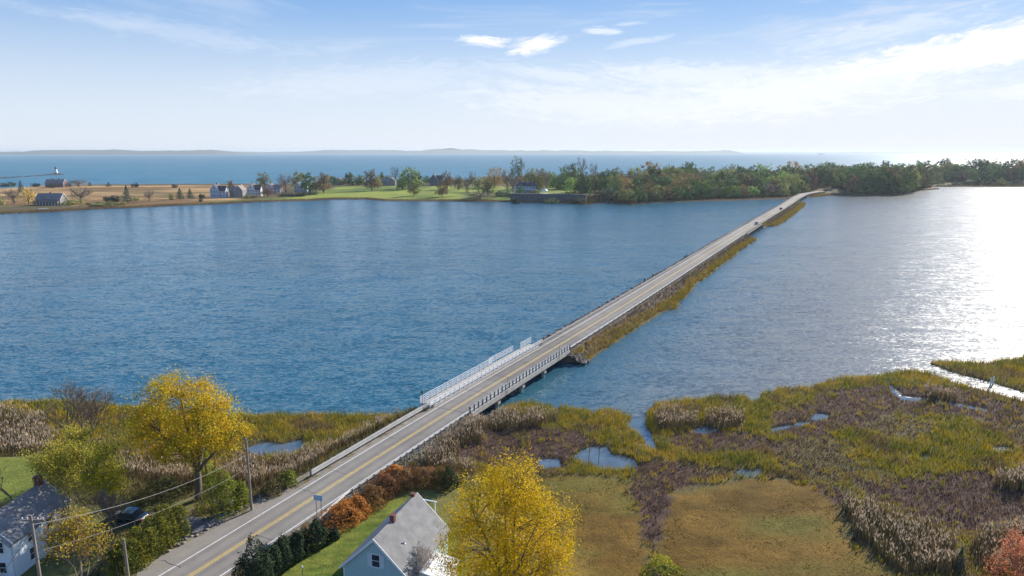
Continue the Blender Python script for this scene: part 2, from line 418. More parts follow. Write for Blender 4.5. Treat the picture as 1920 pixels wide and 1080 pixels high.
# ------------------------------------------------------------------ haze
def build_haze():
    mb = MB(); mb.box((0, 12000, 36.5), (52000, 25800, 88.0))
    m = bpy.data.materials.new('haze_air'); m.use_nodes = True
    t = NT(m.node_tree); t.n.remove(t.n['Principled BSDF'])
    pv = t.new('ShaderNodeVolumePrincipled')
    pv.inputs['Color'].default_value = (0.80, 0.90, 1.0, 1); pv.inputs['Density'].default_value = HAZE_D
    pv.inputs['Anisotropy'].default_value = 0.2
    t.link(pv.outputs[0], t.n['Material Output'].inputs['Volume'])
    o = mb.build('haze', m); tag(o, kind='stuff', label='thin pale blue haze over the cove and the far shore')
HAZE_D = 0.6e-4

# ------------------------------------------------------------------ water
BND = [(-26000, 800), (-700, 800), (-380, 800), (250, 900), (560, 1080), (3000, 1120), (26000, 1120)]
def sheet(name, pts, m, z=0.0, **kw):
    me = bpy.data.meshes.new(name); me.from_pydata([(x, y, z) for x, y in pts], [], [tuple(range(len(pts)))])
    me.materials.append(m); o = bpy.data.objects.new(name, me); link(o); return tag(o, **kw)
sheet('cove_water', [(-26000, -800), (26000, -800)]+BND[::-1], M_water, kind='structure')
sheet('sea_water', BND+[(26000, 24800), (-26000, 24800)], M_sea, kind='structure')
sheet('cove_bed', [(-400, -300), (700, -300), (700, 500), (-400, 500)], pmat('mud', (0.09, 0.075, 0.055), 0.9), z=-1.9, kind='structure')
M_pool = pmat('still_pool_water', (0.10, 0.13, 0.145), 0.07, var=.25, nscale=.5, bump=.02, bscale=1.2, spec=1.0)
M_pool.node_tree.nodes['Principled BSDF'].inputs['IOR'].default_value = 1.6
# ------------------------------------------------------------------ road path
ROAD_Z = 2.6
_c = [at(x, y, ROAD_Z) for x, y in ((400, 1052), (857, 763), (1139, 591.7), (1402, 427.5), (1473, 385), (1507, 364.5), (1540, 358.5), (1563, 356), (1600, 354))]
_d = (Vector(_c[1])-Vector(_c[0])).normalized()
_c = [tuple(Vector(_c[0])-_d*45)] + _c
_pts = []
for i in range(len(_c)-1):
    p0 = Vector(_c[max(i-1, 0)]); p1 = Vector(_c[i]); p2 = Vector(_c[i+1]); p3 = Vector(_c[min(i+2, len(_c)-1)])
    L = (p2-p1).length; n = max(2, int(L/2.0))
    m1 = (p2-p0)*(L/((p2-p1).length+(p1-p0).length+1e-9)); m2 = (p3-p1)*(L/((p3-p2).length+(p2-p1).length+1e-9))
    for k in range(n):
        u = k/n; _pts.append((2*u**3-3*u*u+1)*p1+(u**3-2*u*u+u)*m1+(-2*u**3+3*u*u)*p2+(u**3-u*u)*m2)
_pts.append(Vector(_c[-1]))
PTH = np.array([(p.x, p.y) for p in _pts]); SEG = np.hypot(*np.diff(PTH, axis=0).T); SS = np.concatenate([[0], np.cumsum(SEG)])
STOT = SS[-1]
_tan = np.gradient(PTH, axis=0); _tan /= np.hypot(_tan[:, 0], _tan[:, 1])[:, None]
def road_pt(s, t=0.0):
    s = np.clip(s, 0, STOT)
    x = np.interp(s, SS, PTH[:, 0]); y = np.interp(s, SS, PTH[:, 1])
    tx = np.interp(s, SS, _tan[:, 0]); ty = np.interp(s, SS, _tan[:, 1])
    return x+ty*t, y-tx*t
def road_st(x, y):
    """(s,t) of a point by nearest path vertex"""
    x = np.atleast_1d(np.asarray(x, float)); y = np.atleast_1d(np.asarray(y, float))
    P = PTH[::2]; T = _tan[::2]; S = SS[::2]
    s = np.empty(x.shape); t_ = np.empty(x.shape)
    for a in range(0, len(x), 20000):
        dx = x[a:a+20000, None]-P[None, :, 0]; dy = y[a:a+20000, None]-P[None, :, 1]
        i = np.argmin(dx*dx+dy*dy, axis=1); r = np.arange(len(i))
        ddx = dx[r, i]; ddy = dy[r, i]
        s[a:a+20000] = S[i]+ddx*T[i, 0]+ddy*T[i, 1]; t_[a:a+20000] = ddx*T[i, 1]-ddy*T[i, 0]
    return s, t_
def s_of(px, py, z=ROAD_Z): return float(road_st(*at(px, py, z))[0][0])
S_B1a, S_B1b = s_of(862, 772), s_of(1050, 655)           # near bridge
S_B2a, S_B2b = s_of(1405, 439), s_of(1437, 420)          # middle bridge
S_B3a, S_B3b = s_of(1500, 375), s_of(1517, 364)          # far bridge
print('S', S_B1a, S_B1b, S_B2a, S_B2b, S_B3a, S_B3b, STOT)

# ------------------------------------------------------------------ near land: outlines in ground coordinates
G = 0.2
MARSH = polyxy([(-260, 770), (-100, 764), (0, 753), (100, 749), (200, 756), (300, 766), (400, 773), (470, 776), (560, 777), (640, 774), (720, 777), (775, 782), (830, 800),
                (900, 785), (950, 760), (975, 756), (1000, 754), (1035, 762), (1045, 770), (1053, 762), (1100, 766), (1112, 775), (1120, 768), (1145, 764), (1165, 772), (1186, 784), (1178, 796), (1197, 815), (1211, 838),
                (1236, 845), (1227, 818), (1213, 797), (1208, 776), (1225, 760), (1246, 752), (1278, 748), (1352, 742), (1403, 740), (1408, 752), (1420, 745), (1424, 736),
                (1464, 729), (1538, 720), (1570, 708), (1635, 704), (1668, 699), (1717, 694), (1741, 697), (1790, 716), (1847, 731), (1920, 750), (2080, 795), (2300, 900)], G)
MARSH = np.concatenate([MARSH, [(215, -70), (-140, -70), (-118, 40)]])
ISLE = polyxy([(1742, 679), (1778, 676), (1847, 680), (1920, 668), (2120, 655), (2250, 700), (2100, 765), (1920, 734), (1860, 716), (1800, 701), (1760, 688)], G)
PONDS = [polyxy(p, 0) for p in (
    [(462, 842), (480, 833), (500, 828), (530, 832), (560, 828), (572, 838), (560, 850), (520, 853), (480, 851)],
    [(1072, 857), (1091, 843), (1110, 838), (1135, 839), (1151, 852), (1190, 861), (1196, 876), (1160, 882), (1120, 876), (1090, 866)],
    [(1012, 862), (1045, 860), (1050, 874), (1016, 879)],
    [(1304, 804), (1322, 800), (1343, 806), (1330, 813), (1308, 812)],
    [(1381, 885), (1396, 880), (1410, 884), (1427, 880), (1430, 892), (1400, 896), (1384, 893)],
    [(1664, 722), (1676, 724), (1690, 742), (1741, 748), (1745, 755), (1690, 750), (1672, 736)],
    [(1519, 784), (1536, 777), (1550, 780), (1546, 788), (1524, 792)],
    [(1724, 858), (1740, 855), (1744, 862), (1730, 866)],
    [(1442, 806), (1475, 797), (1520, 790), (1526, 794), (1480, 802), (1446, 811)],
    [(1748, 752), (1790, 756), (1850, 766), (1848, 771), (1790, 763), (1750, 758)],
    [(1862, 840), (1890, 838), (1900, 845), (1870, 848)])]
UP = polyxy([(-300, 860), (0, 858), (80, 850), (110, 870), (230, 905), (400, 902), (480, 905), (560, 900), (640, 862), (720, 815), (785, 772), (870, 775), (800, 830), (720, 885), (655, 915),
             (700, 920), (760, 895), (850, 885), (872, 910), (900, 960), (960, 1000), (1030, 1040), (1060, 1200)], 2.0)
UP = np.concatenate([UP, [(6, -75), (-145, -75)]])
LAWN = polyxy([(470, 1100), (520, 1060), (600, 1010), (660, 975), (720, 940), (790, 905), (840, 893), (862, 915), (900, 980), (880, 1130), (460, 1130)], 2)
LAWNB = polyxy([(760, 920), (840, 893), (862, 915), (1000, 1000), (900, 1100), (850, 1000), (800, 950)], 2)
VERGE = polyxy([(340, 1000), (378, 1008), (330, 1052), (270, 1100), (180, 1130), (200, 1060), (260, 1030)], 2)
LLAWN = polyxy([(-200, 858), (0, 855), (75, 852), (100, 880), (80, 930), (0, 945), (-200, 960)], 2)
YARD = polyxy([(40, 930), (180, 950), (280, 940), (380, 930), (360, 960), (330, 985), (220, 1000), (150, 1100), (0, 1100)], 2)
DRIVE = polyxy([(352, 966), (400, 962), (470, 956), (520, 935), (430, 990), (372, 1010), (345, 1000), (320, 1002), (322, 985)], 2.2)
FIELD1 = polyxy([(1010, 890), (1060, 885), (1100, 888), (1175, 893), (1190, 940), (1205, 990), (1230, 1110), (980, 1130), (1000, 1000), (1000, 940)], .8)
FIELD2 = polyxy([(1255, 925), (1330, 907), (1440, 893), (1530, 905), (1565, 945), (1590, 1000), (1650, 1050), (1730, 1110), (1245, 1130), (1240, 1010)], .8)
PURP = [polyxy(p, .6) for p in (
    [(1258, 808), (1310, 798), (1440, 812), (1475, 842), (1380, 848), (1290, 850), (1262, 830)],
    [(1448, 774), (1562, 726), (1644, 722), (1790, 725), (1920, 762), (1990, 800), (1920, 797), (1807, 778), (1668, 772), (1603, 803), (1521, 815), (1440, 813)],
    [(1693, 890), (1786, 875), (1920, 880), (2050, 900), (2050, 1010), (1920, 990), (1807, 1003), (1725, 970), (1627, 930), (1622, 905)],
    [(1197, 866), (1330, 868), (1336, 893), (1280, 915), (1200, 890)],
    [(1188, 895), (1215, 905), (1258, 900), (1256, 950), (1236, 1015), (1228, 1030), (1200, 990)],
    [(860, 812), (960, 795), (1060, 800), (1130, 820), (1100, 850), (1010, 880), (900, 870), (840, 850)],
    [(1500, 900), (1560, 905), (1590, 930), (1560, 945), (1520, 915)])]
REED = [polyxy(p, .6) for p in (
    [(380, 880), (470, 868), (560, 852), (640, 840), (700, 818), (745, 797), (735, 812), (600, 878), (560, 905), (480, 935), (395, 910)],
    [(615, 945), (700, 885), (760, 845), (860, 787), (930, 772), (1040, 778), (1060, 790), (1000, 800), (930, 806), (880, 835), (850, 865), (780, 872), (700, 905), (650, 955)],
    [(1222, 780), (1260, 770), (1310, 788), (1302, 800), (1240, 805)],
    [(1320, 778), (1360, 770), (1405, 787), (1392, 806), (1330, 803)],
    [(1585, 955), (1619, 942), (1700, 965), (1786, 1000), (1812, 1020), (1799, 1060), (1693, 1078), (1623, 1022), (1577, 982)],
    [(1807, 1010), (1905, 990), (1960, 1000), (1960, 1060), (1864, 1075), (1807, 1055)],
    [(-150, 775), (60, 778), (115, 835), (100, 856), (-150, 860)],
    [(225, 865), (350, 855), (440, 905), (360, 930), (240, 905)],
    [(750, 880), (840, 868), (900, 880), (880, 905), (840, 892), (780, 892)],
    [(1700, 745), (1745, 735), (1800, 742), (1790, 752), (1740, 750)],
    [(1860, 895), (1920, 890), (1960, 900), (1920, 915), (1870, 910)])]
OLIVE = polyxy([(-200, 800), (100, 850), (240, 900), (400, 925), (450, 960), (380, 960), (240, 945), (100, 905), (-200, 940)], 1.0)

for p_ in PONDS:
    c_ = p_.mean(0); sheet('marsh_pool', [tuple(c_+(q-c_)*(1+1.0/max(1.0, np.hypot(*(q-c_))))) for q in p_], M_pool, z=0.012, kind='structure')
_cr = polyxy([(1186, 786), (1206, 786), (1213, 800), (1229, 820), (1240, 847), (1209, 842), (1193, 815), (1176, 797)], 0)
sheet('marsh_creek', [tuple(q) for q in _cr], M_pool, z=0.012, kind='structure')
def near_height(x, y, detail=True):
    shp = np.shape(x); x = np.ravel(np.asarray(x, float)); y = np.ravel(np.asarray(y, float))
    wob = (fbm(x, y, 3.0, 5, 3)-.5)*1.6
    d = np.maximum(sdist(x, y, MARSH), sdist(x, y, ISLE))+wob
    h = np.clip(d*0.35, -1.6, 0.32)
    pn = (fbm(x, y, 1.6, 31, 3)-.5)*1.5
    for p in PONDS:
        dp = sdist(x, y, p)+pn
        h = np.minimum(h, np.where(dp > -1.2, 0.32-0.42*sm(-1.0, 0.35, dp), 9))
    du = sdist(x, y, UP)
    up = sm(-5.0, 1.0, du)*1.7
    h = np.where(h > 0.1, h+up, h)
    f = np.maximum(sdist(x, y, FIELD1), sdist(x, y, FIELD2))
    h = h+sm(-3, 3, f)*0.35
    s, t = road_st(x, y)
    a = np.abs(t+np.where(t < 0, 1.2, 0)); em = ROAD_Z-0.10-np.clip((a-(4.6+np.where((s < 62) & (t < 0), 1.4, 0)))*0.5, 0, 9)
    em = np.where((s > S_B1a-1.0) & (s < S_B1b), em-5*sm(S_B1a-1.0, S_B1a+3, s), em)
    em = np.where(s >= S_B1b, -9, em)
    h = np.maximum(h, np.where(em > -1.5, em, -9))
    if detail:
        h = h+(fbm(x, y, 2.2, 3, 3)-.5)*0.16*sm(0.05, .3, h)*(a > 5)
    return h.reshape(shp)

LAND_BROWN = (0.17, 0.115, 0.07)
def near_color(x, y, h):
    x = np.ravel(x); y = np.ravel(y); h = np.ravel(h)
    n1 = fbm(x, y, 6, 21); n2 = fbm(x, y, 1.2, 22)
    c = lerp((0.115, 0.105, 0.035), (0.16, 0.115, 0.05), n1)
    for p in PURP: c = np.where((sdist(x, y, p) > (n2-.5)*3)[:, None], lerp((0.085, 0.055, 0.042), (0.13, 0.08, 0.055), n2), c)
    f = np.maximum(sdist(x, y, FIELD1), sdist(x, y, FIELD2))+(n2-.5)*2.5
    fc = lerp((0.12, 0.070, 0.013), (0.19, 0.108, 0.022), sm(.3, .7, n1*.4+.6*fbm(x*.5, y*1.3, 2.4, 177, 3))); fc = lerp(fc, (0.14, 0.125, 0.025), sm(.4, .7, fbm(x*.5, y*1.4, 9, 77))*.8)
    c = lerp(c, fc, sm(-.5, .8, f))
    du = sdist(x, y, UP); c = lerp(c, lerp((0.12, 0.105, 0.04), (0.17, 0.13, 0.06), n1), sm(-3, 0, du))
    mow = fbm(x*.35+y*.12, y*2.2-x*.6, 1.1, 66, 3); c = lerp(c, lerp((0.085, 0.125, 0.018), (0.185, 0.20, 0.035), sm(.25, .75, n2*.35+mow*.65)), sm(-.6, .8, sdist(x, y, LAWN)+(n2-.5)))
    c = lerp(c, lerp((0.21, 0.16, 0.055), (0.15, 0.145, 0.04), n2), sm(-2.5, 1.5, sdist(x, y, LAWNB))*.85)
    for p in (VERGE, LLAWN): c = lerp(c, lerp((0.12, 0.16, 0.03), (0.20, 0.20, 0.04), n1), sm(-.6, .8, sdist(x, y, p)+(n2-.5)))
    c = lerp(c, lerp((0.10, 0.12, 0.035), (0.15, 0.13, 0.05), n1), sm(-.6, .8, sdist(x, y, YARD)))
    wet = sm(0.12, -0.02, h); c = lerp(c, (0.12, 0.10, 0.075), wet)
    s, t = road_st(x, y)
    sh = (np.abs(t+.5) < 6.2) & (s < S_B1b)
    c = np.where((sh & (n2 > .35))[:, None], lerp((0.22, 0.185, 0.14), (0.30, 0.26, 0.21), n2), c)
    return c

def grid(x0, x1, y0, y1, st):
    xs = np.arange(x0, x1+st/2, st); ys = np.arange(y0, y1+st/2, st)
    X, Y = np.meshgrid(xs, ys); nx, ny = len(xs), len(ys)
    i = (np.arange(ny-1)[:, None]*nx+np.arange(nx-1)[None]).ravel()
    return X.ravel(), Y.ravel(), np.stack([i, i+1, i+1+nx, i+nx], 1)
X, Y, Fq = grid(-118, 205, -60, 178, 0.5)
Hh = near_height(X, Y)
keep = (Hh[Fq].max(1) > -1.5)
o = mesh_np('marsh_ground', np.stack([X, Y, Hh], 1), Fq[keep], M_ground, near_color(X, Y, Hh), smooth=True)
tag(o, kind='structure')
def nh(x, y): return float(near_height(np.array([x]), np.array([y]))[0])

# ------------------------------------------------------------------ ribbons along the road
def ribbon(name, s0, s1, t0, t1, z, m, step=2.0, parent=None, tfun=None, **kw):
    n = max(2, int((s1-s0)/step)+1); ss = np.linspace(s0, s1, n); v = []; f = []
    for i, s in enumerate(ss):
        a, b = (t0, t1) if tfun is None else tfun(s)
        v.append((*road_pt(s, a), z)); v.append((*road_pt(s, b), z))
        if i: f.append((2*i-2, 2*i-1, 2*i+1, 2*i))
    me = bpy.data.meshes.new(name); me.from_pydata(v, [], f); me.materials.append(m)
    o = bpy.data.objects.new(name, me); link(o, parent); return tag(o, **kw)
def roadw(s):
    w_ = 3.3
    l = -(3.5+2.3*float(1-sm(42, 66, s)))
    return (l, w_)
def build_road():
    ss = np.arange(0, STOT, 1.5); ss = np.append(ss, STOT); u = np.linspace(0, 1, 41); V = []; Cc = []
    for s in ss:
        l, r_ = roadw(s); t = l+(r_-l)*u; x, y = road_pt(s, t); V.append(np.stack([x, y, np.full(len(t), ROAD_Z)], 1))
        wear = sum(np.exp(-((t-c)/.28)**2) for c in (-2.3, -.75, .75, 2.3)); edge = sm(2.6, 3.4, t)+sm(-2.9, -3.6, t)
        n_ = vnoise(s/9+0*t, t/1.2, 5)*.5+vnoise(s/2.5+0*t, t/.6, 6)*.3+vnoise(np.full(len(t), s/23), t*0, 8)*.2
        c = lerp((0.21, 0.19, 0.165), (0.30, 0.272, 0.235), n_); c = c*(1-.17*wear[:, None]); c = lerp(c, (0.30, 0.265, 0.22), edge*vnoise(s/3+0*t, t, 9)*.7)
        if int(s/37) % 5 == 3: c = c*.86
        Cc.append(c)
    n = len(u); i = (np.arange(len(ss)-1)[:, None]*n+np.arange(n-1)[None]).ravel()
    o = mesh_np('road', np.concatenate(V), np.stack([i, i+1, i+1+n, i+n], 1), vmat('worn_asphalt', .85, var=.10, nscale=.5, fine=.08, finescale=6), np.concatenate(Cc)); tag(o, kind='structure')
build_road()
ZP = ROAD_Z+0.004
ribbon('center_line', 0, STOT, -0.22, -0.08, ZP, M_yellow, kind='structure')
ribbon('center_line', 0, STOT, 0.08, 0.22, ZP, M_yellow, kind='structure')
ribbon('edge_line', 0, STOT, -2.92, -2.78, ZP, M_white, kind='structure')
ribbon('edge_line', 0, STOT, 2.78, 2.92, ZP, M_white, kind='structure')
mb = MB()
for k in range(46):                                          # sealed cracks, thin and wandering
    s = 20+k*6.1+rnd.uniform(-2, 2)
    if rnd.random() < .45: continue
    t0 = rnd.choice([-5.2 if s < 55 else -3.4, 0.3]); t1 = t0+rnd.uniform(2.2, 3.1); n = 7; pr = None
    for q in range(n+1):
        t_ = t0+(t1-t0)*q/n; ss_ = s+rnd.uniform(-.12, .12)
        a = road_pt(ss_-.035, t_); b = road_pt(ss_+.035, t_)
        if pr: mb.add([(*pr[0], ZP+.004), (*pr[1], ZP+.004), (*b, ZP+.004), (*a, ZP+.004)], [(0, 1, 2, 3)])
        pr = (a, b)
tag(mb.build('road_crack_seal', M_tar), kind='structure')
mb = MB()                                                      # expansion joints across the bridge deck
for f in (0, .235, .47, .705, 1):
    s = S_B1a+(S_B1b-S_B1a)*f; q = [road_pt(s-.05, -3.5), road_pt(s-.05, 3.28), road_pt(s+.05, 3.28), road_pt(s+.05, -3.5)]
    mb.add([(*p, ZP+.008) for p in q], [(0, 1, 2, 3)])
tag(mb.build('bridge_joint', M_tar), kind='structure')
# driveway apron and parking strip
DRV = polyxy([(343, 968), (400, 963), (462, 959), (500, 948), (440, 978), (378, 1008), (362, 1004), (352, 996), (300, 990), (215, 985), (200, 968), (260, 955), (330, 962)], 2.2)
X, Y, Fq = grid(DRV[:, 0].min(), DRV[:, 0].max(), DRV[:, 1].min(), DRV[:, 1].max(), 0.4)
_k = sdist(X, Y, DRV)+(fbm(X, Y, 1.5, 9)-.5)*.5; _s, _t = road_st(X, Y)
_k = np.where(_t > roadw(40)[0]-.0, -1, _k)
Fq = Fq[(_k[Fq].min(1) > 0)]
if len(Fq):
    u_, inv = np.unique(Fq, return_inverse=True)
    o = mesh_np('driveway', np.stack([X[u_], Y[u_], near_height(X[u_], Y[u_])+.035], 1), inv.reshape(Fq.shape), M_asphalt2, smooth=True)
    tag(o, kind='structure')
# ------------------------------------------------------------------ causeway embankment
_edge = [(1069, 690), (1103, 679), (1131, 658), (1167, 633), (1194, 617), (1217, 601), (1244, 586), (1271, 578), (1280, 561), (1289, 557), (1305, 533), (1328, 519), (1344, 504),
         (1358, 494), (1369, 487), (1389, 469), (1410, 456), (1423, 447), (1411, 443)]
_edge2 = [(1436, 425), (1455, 424), (1470, 417), (1493, 400), (1511, 384), (1507, 376)]
_edge3 = [(1519, 373), (1543, 368), (1580, 365), (1620, 363)]
def edge_tab(L):
    a = np.array([[v[0] for v in road_st(*at(x, y, 0))] for x, y in L]); a = a[np.argsort(a[:, 0])]
    return a[:, 0], a[:, 1]
def embankment(s0, s1, tab, seed):
    st = 1.2; ss = np.arange(s0, s1+st, st); ss[-1] = s1; ts = np.concatenate([np.arange(-12, 5, .6), np.arange(5, 26, .8)])
    S, T = np.meshgrid(ss, ts, indexing='ij'); S = S.ravel(); T = T.ravel(); n = len(ts)
    E_ = np.interp(S, *tab); E_ = np.maximum(E_, 5.6)
    x, y = road_pt(S, T)
    wob = (fbm(x, y, 2.5, seed, 3)-.5)
    right = np.where(T < 3.9, ROAD_Z-.08, np.where(T < 7.0, ROAD_Z-.08-(T-3.9)*0.68, 0.45-(T-7.0)*0.02)); 
    dE = E_-T+wob*2.2
    right = np.where(T > 4.6, np.minimum(right, np.clip(dE*.35, -1.4, 9)), right)
    left = np.where(-T < 5.6, ROAD_Z-.08, ROAD_Z-.08-(-T-5.6)*0.95)+np.where(-T > 5.4, wob*.9, 0)
    h = np.where(T > 0, right, left)
    ends = np.minimum(S-s0, s1-S); h = np.minimum(h, ROAD_Z+.0-np.clip(1.6-ends, 0, 2)*1.5*(np.abs(T) > 3.3)-np.clip(.1-ends, 0, 1)*9*0)
    i = (np.arange(len(ss)-1)[:, None]*n+np.arange(n-1)[None]).ravel()
    Fq = np.stack([i, i+n, i+1+n, i+1], 1)
    Fq = Fq[h[Fq].max(1) > -1.3]
    n2 = fbm(x, y, 1.5, 44)
    c = lerp((0.11, 0.085, 0.06), (0.17, 0.125, 0.085), n2)
    c = np.where((T > 6.5)[:, None], lerp((0.09, 0.075, 0.03), (0.14, 0.10, 0.035), n2), c)
    c = np.where((T < -4.6)[:, None], lerp((0.13, 0.115, 0.10), (0.27, 0.235, 0.20), n2), c)
    c = np.where(((T < -3.3) & (T > -4.7))[:, None], lerp((0.27, 0.25, 0.22), (0.34, 0.31, 0.27), n2), c)
    o = mesh_np('causeway', np.stack([x, y, h], 1), Fq, M_ground, c)
    tag(o, kind='structure')
    return ss
EM = [(S_B1b-.6, S_B2a+.6, edge_tab(_edge), 61), (S_B2b-.6, S_B3a+.6, edge_tab(_edge2), 62), (S_B3b-.6, STOT, edge_tab(_edge3), 63)]
for e in EM: embankment(*e)

# riprap along the left foot of the causeway: one mass of broken rock
def rock_bits(name, P, size, m, **kw):
    V = []; Fc = []
    base = np.array([(1, 0, 0), (-1, 0, 0), (0, 1, 0), (0, -1, 0), (0, 0, 1), (0, 0, -1)], float)
    fs = np.array([(4, 0, 2), (4, 2, 1), (4, 1, 3), (4, 3, 0), (5, 2, 0), (5, 1, 2), (5, 3, 1), (5, 0, 3)])
    N = len(P); r = nr.uniform(.6, 1.4, (N, 6, 1))*size[:, None, None]; a = nr.uniform(0, 6.28, N)
    b = base[None]*r*np.array([1, 1, .7]); b = b+nr.uniform(-.15, .15, b.shape)*size[:, None, None]
    x = b[..., 0]*np.cos(a)[:, None]-b[..., 1]*np.sin(a)[:, None]; y = b[..., 0]*np.sin(a)[:, None]+b[..., 1]*np.cos(a)[:, None]
    V = np.stack([x, y, b[..., 2]], 2)+P[:, None]
    Fc = (fs[None]+np.arange(N)[:, None, None]*6).reshape(-1, 3)
    return tag(mesh_np(name, V.reshape(-1, 3), Fc, m), **kw)
P = []; SZ = []
for s0, s1, tab, sd_ in EM:
    n = int((s1-s0)*7); s = nr.uniform(s0, s1, n); t = -nr.uniform(5.3, 8.6, n); x, y = road_pt(s, t)
    z = np.where(-t < 5.6, ROAD_Z, ROAD_Z-(-t-5.6)*.95); P.append(np.stack([x, y, z], 1)); SZ.append(nr.uniform(.22, .6, n))
n = 130; s = S_B1b+nr.uniform(-1.5, 2.5, n); t = nr.uniform(3.6, 8, n); x, y = road_pt(s, t); P.append(np.stack([x, y, 2.2-(t-3.6)*.42], 1)); SZ.append(nr.uniform(.2, .42, n))
rock_bits('riprap', np.concatenate(P), np.concatenate(SZ), M_rock, kind='stuff', label='broken rock lining the seaward foot of the causeway')
n = 260; s = nr.uniform(34, S_B1a, n); t = -4.9-nr.uniform(0, 1.0, n)-1.0*(s < 66); x, y = road_pt(s, t)
rock_bits('shoulder_stones', np.stack([x, y, near_height(x, y)+.05], 1), nr.uniform(.15, .35, n), M_rock, kind='stuff', label='loose pale stones along the near road shoulder')

# ------------------------------------------------------------------ bridges
def bridge_main():
    a, b = S_B1a, S_B1b; c = road_pt((a+b)/2, 0); root = empty('road_bridge', (c[0], c[1], 0))
    tag(root, 'concrete road bridge near the houses with white footway fence and dark posts', 'bridge')
    inv = Matrix.Translation(-Vector((c[0], c[1], 0)))
    def P(s, t, z): x, y = road_pt(s, t); return Vector((x, y, z))-Vector((c[0], c[1], 0))
    mb = MB(); N = 8
    for i in range(N):
        s0 = a+(b-a)*i/N; s1 = a+(b-a)*(i+1)/N
        for (t0, t1, z0, z1) in ((-3.6, 3.6, 2.15, ROAD_Z-.01), (3.602, 4.0, 1.95, 2.86), (-6.3, -3.602, 2.1, 2.82)):
            vs = [P(s0, t0, z0), P(s0, t1, z0), P(s0, t1, z1), P(s0, t0, z1), P(s1, t0, z0), P(s1, t1, z0), P(s1, t1, z1), P(s1, t0, z1)]
            mb.add(vs, [(0, 1, 2, 3), (7, 6, 5, 4), (0, 4, 5, 1), (1, 5, 6, 2), (2, 6, 7, 3), (3, 7, 4, 0)])
    mb.build('deck', M_conc, root)
    mb = MB()
    for t in (-5.4, -3, -1, 1, 3.2):
        mb.beam(P(a, t, 1.78), P(b, t, 1.78), .45, .62)
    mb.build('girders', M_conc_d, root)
    for f in (0.235, 0.47, 0.705):
        mb = MB(); s = a+(b-a)*f
        mb.beam(P(s, -6.0, 1.22), P(s, 3.9, 1.22), .9, .5)
        for t in (-5.4, -2.6, .4, 3.3): mb.tube([P(s, t, -1.9), P(s, t, 1.0)], .36, 10)
        mb.build('pier', M_conc, root)
    for s, sg in ((a-.3, -1), (b+.3, 1)):
        mb = MB(); mb.beam(P(s, -6.4, .1), P(s, 4.1, .1), 1.0, 3.9)
        mb.beam(P(s, 4.1, 1.0), P(s+sg*3, 6.0, .3), .5, 2.2)
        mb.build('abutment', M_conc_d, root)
    # right railing: dark posts and three white rails
    def railing(t, s0, s1, n, h, zb, mr, mp, rails, pw):
        r0 = MB()
        for z in rails:
            for i in range(n): r0.beam(P(s0+(s1-s0)*i/n, t, zb+z), P(s0+(s1-s0)*(i+1)/n, t, zb+z), .07, .10)
        rr = r0.build('railing', mr, root)
        q = MB(); q.box((0, 0, h/2), (pw, pw*1.3, h)); base = q.build('post', mp, rr); base.location = P(s0, t, zb)
        ang = math.atan2(_tan[0, 1], _tan[0, 0])
        for i in range(1, n+1):
            o = base.copy(); link(o, rr); o.location = P(s0+(s1-s0)*i/n, t, zb)
        for o in rr.children: o.rotation_euler.z = ang
        return rr
    railing(3.8, a-.3, b+.3, 30, 1.12, 2.86, M_galv, M_post_d, (.28, .55, .82, 1.06), .16)
    railing(-3.75, a-1.0, b+2, 28, .95, 2.82, M_rail_w, M_rail_w, (.35, .65, .92), .11)
    railing(-6.15, a-.5, a+(b-a)*.60, 15, 1.35, 2.82, M_rail_w, M_rail_w, (.3, .62, .95, 1.3), .10)
    railing(-6.55, a+(b-a)*.58, a+(b-a)*.83, 7, 1.35, 2.82, M_rail_w, M_rail_w, (.3, .62, .95, 1.3), .10)
    railing(-6.15, a+(b-a)*.9, b+1, 3, 1.35, 2.82, M_rail_w, M_rail_w, (.3, .62, .95, 1.3), .10)
    # footway returns
    r = MB(); 
    for z in (.3, .62, .95, 1.3): r.beam(P(a-.5, -6.15, 2.82+z), P(a-1.0, -3.75, 2.82+z), .07, .1)
    r.build('railing_return', M_rail_w, root)
bridge_main()
def bridge_far(a, b, label):
    c = road_pt((a+b)/2, 0); root = empty('causeway_bridge', (c[0], c[1], 0)); tag(root, label, 'bridge')
    def P(s, t, z): x, y = road_pt(s, t); return Vector((x-c[0], y-c[1], z))
    N = 6; mb = MB()
    for i in range(N):
        s0 = a+(b-a)*i/N; s1 = a+(b-a)*(i+1)/N
        vs = [P(s0, -4.6, 2.0), P(s0, 4.2, 2.0), P(s0, 4.2, ROAD_Z-.02), P(s0, -4.6, ROAD_Z-.02), P(s1, -4.6, 2.0), P(s1, 4.2, 2.0), P(s1, 4.2, ROAD_Z-.02), P(s1, -4.6, ROAD_Z-.02)]
        mb.add(vs, [(0, 1, 2, 3), (7, 6, 5, 4), (0, 4, 5, 1), (1, 5, 6, 2), (2, 6, 7, 3), (3, 7, 4, 0)])
    mb.build('deck', M_conc_d, root)
    for t in (3.95, -4.4):
        r = MB()
        for z in (.35, .75, 1.1): r.beam(P(a, t, ROAD_Z+z), P(b, t, ROAD_Z+z), .12, .16)
        for i in range(13): r.beam(P(a+(b-a)*i/12, t, ROAD_Z-.02), P(a+(b-a)*i/12, t, ROAD_Z+1.15), .18, .18)
        r.build('railing', M_conc_d, root)
    n = max(3, int((b-a)/6))
    for i in range(n+1):
        s = a+(b-a)*i/n; q = MB()
        q.beam(P(s, -4.4, 1.75), P(s, 4.1, 1.75), .6, .5)
        for t in (-4, -1.4, 1.2, 3.8): q.tube([P(s, t, -1.9), P(s, t, 1.5)], .3, 8)
        q.build('pier', M_conc_d, root)
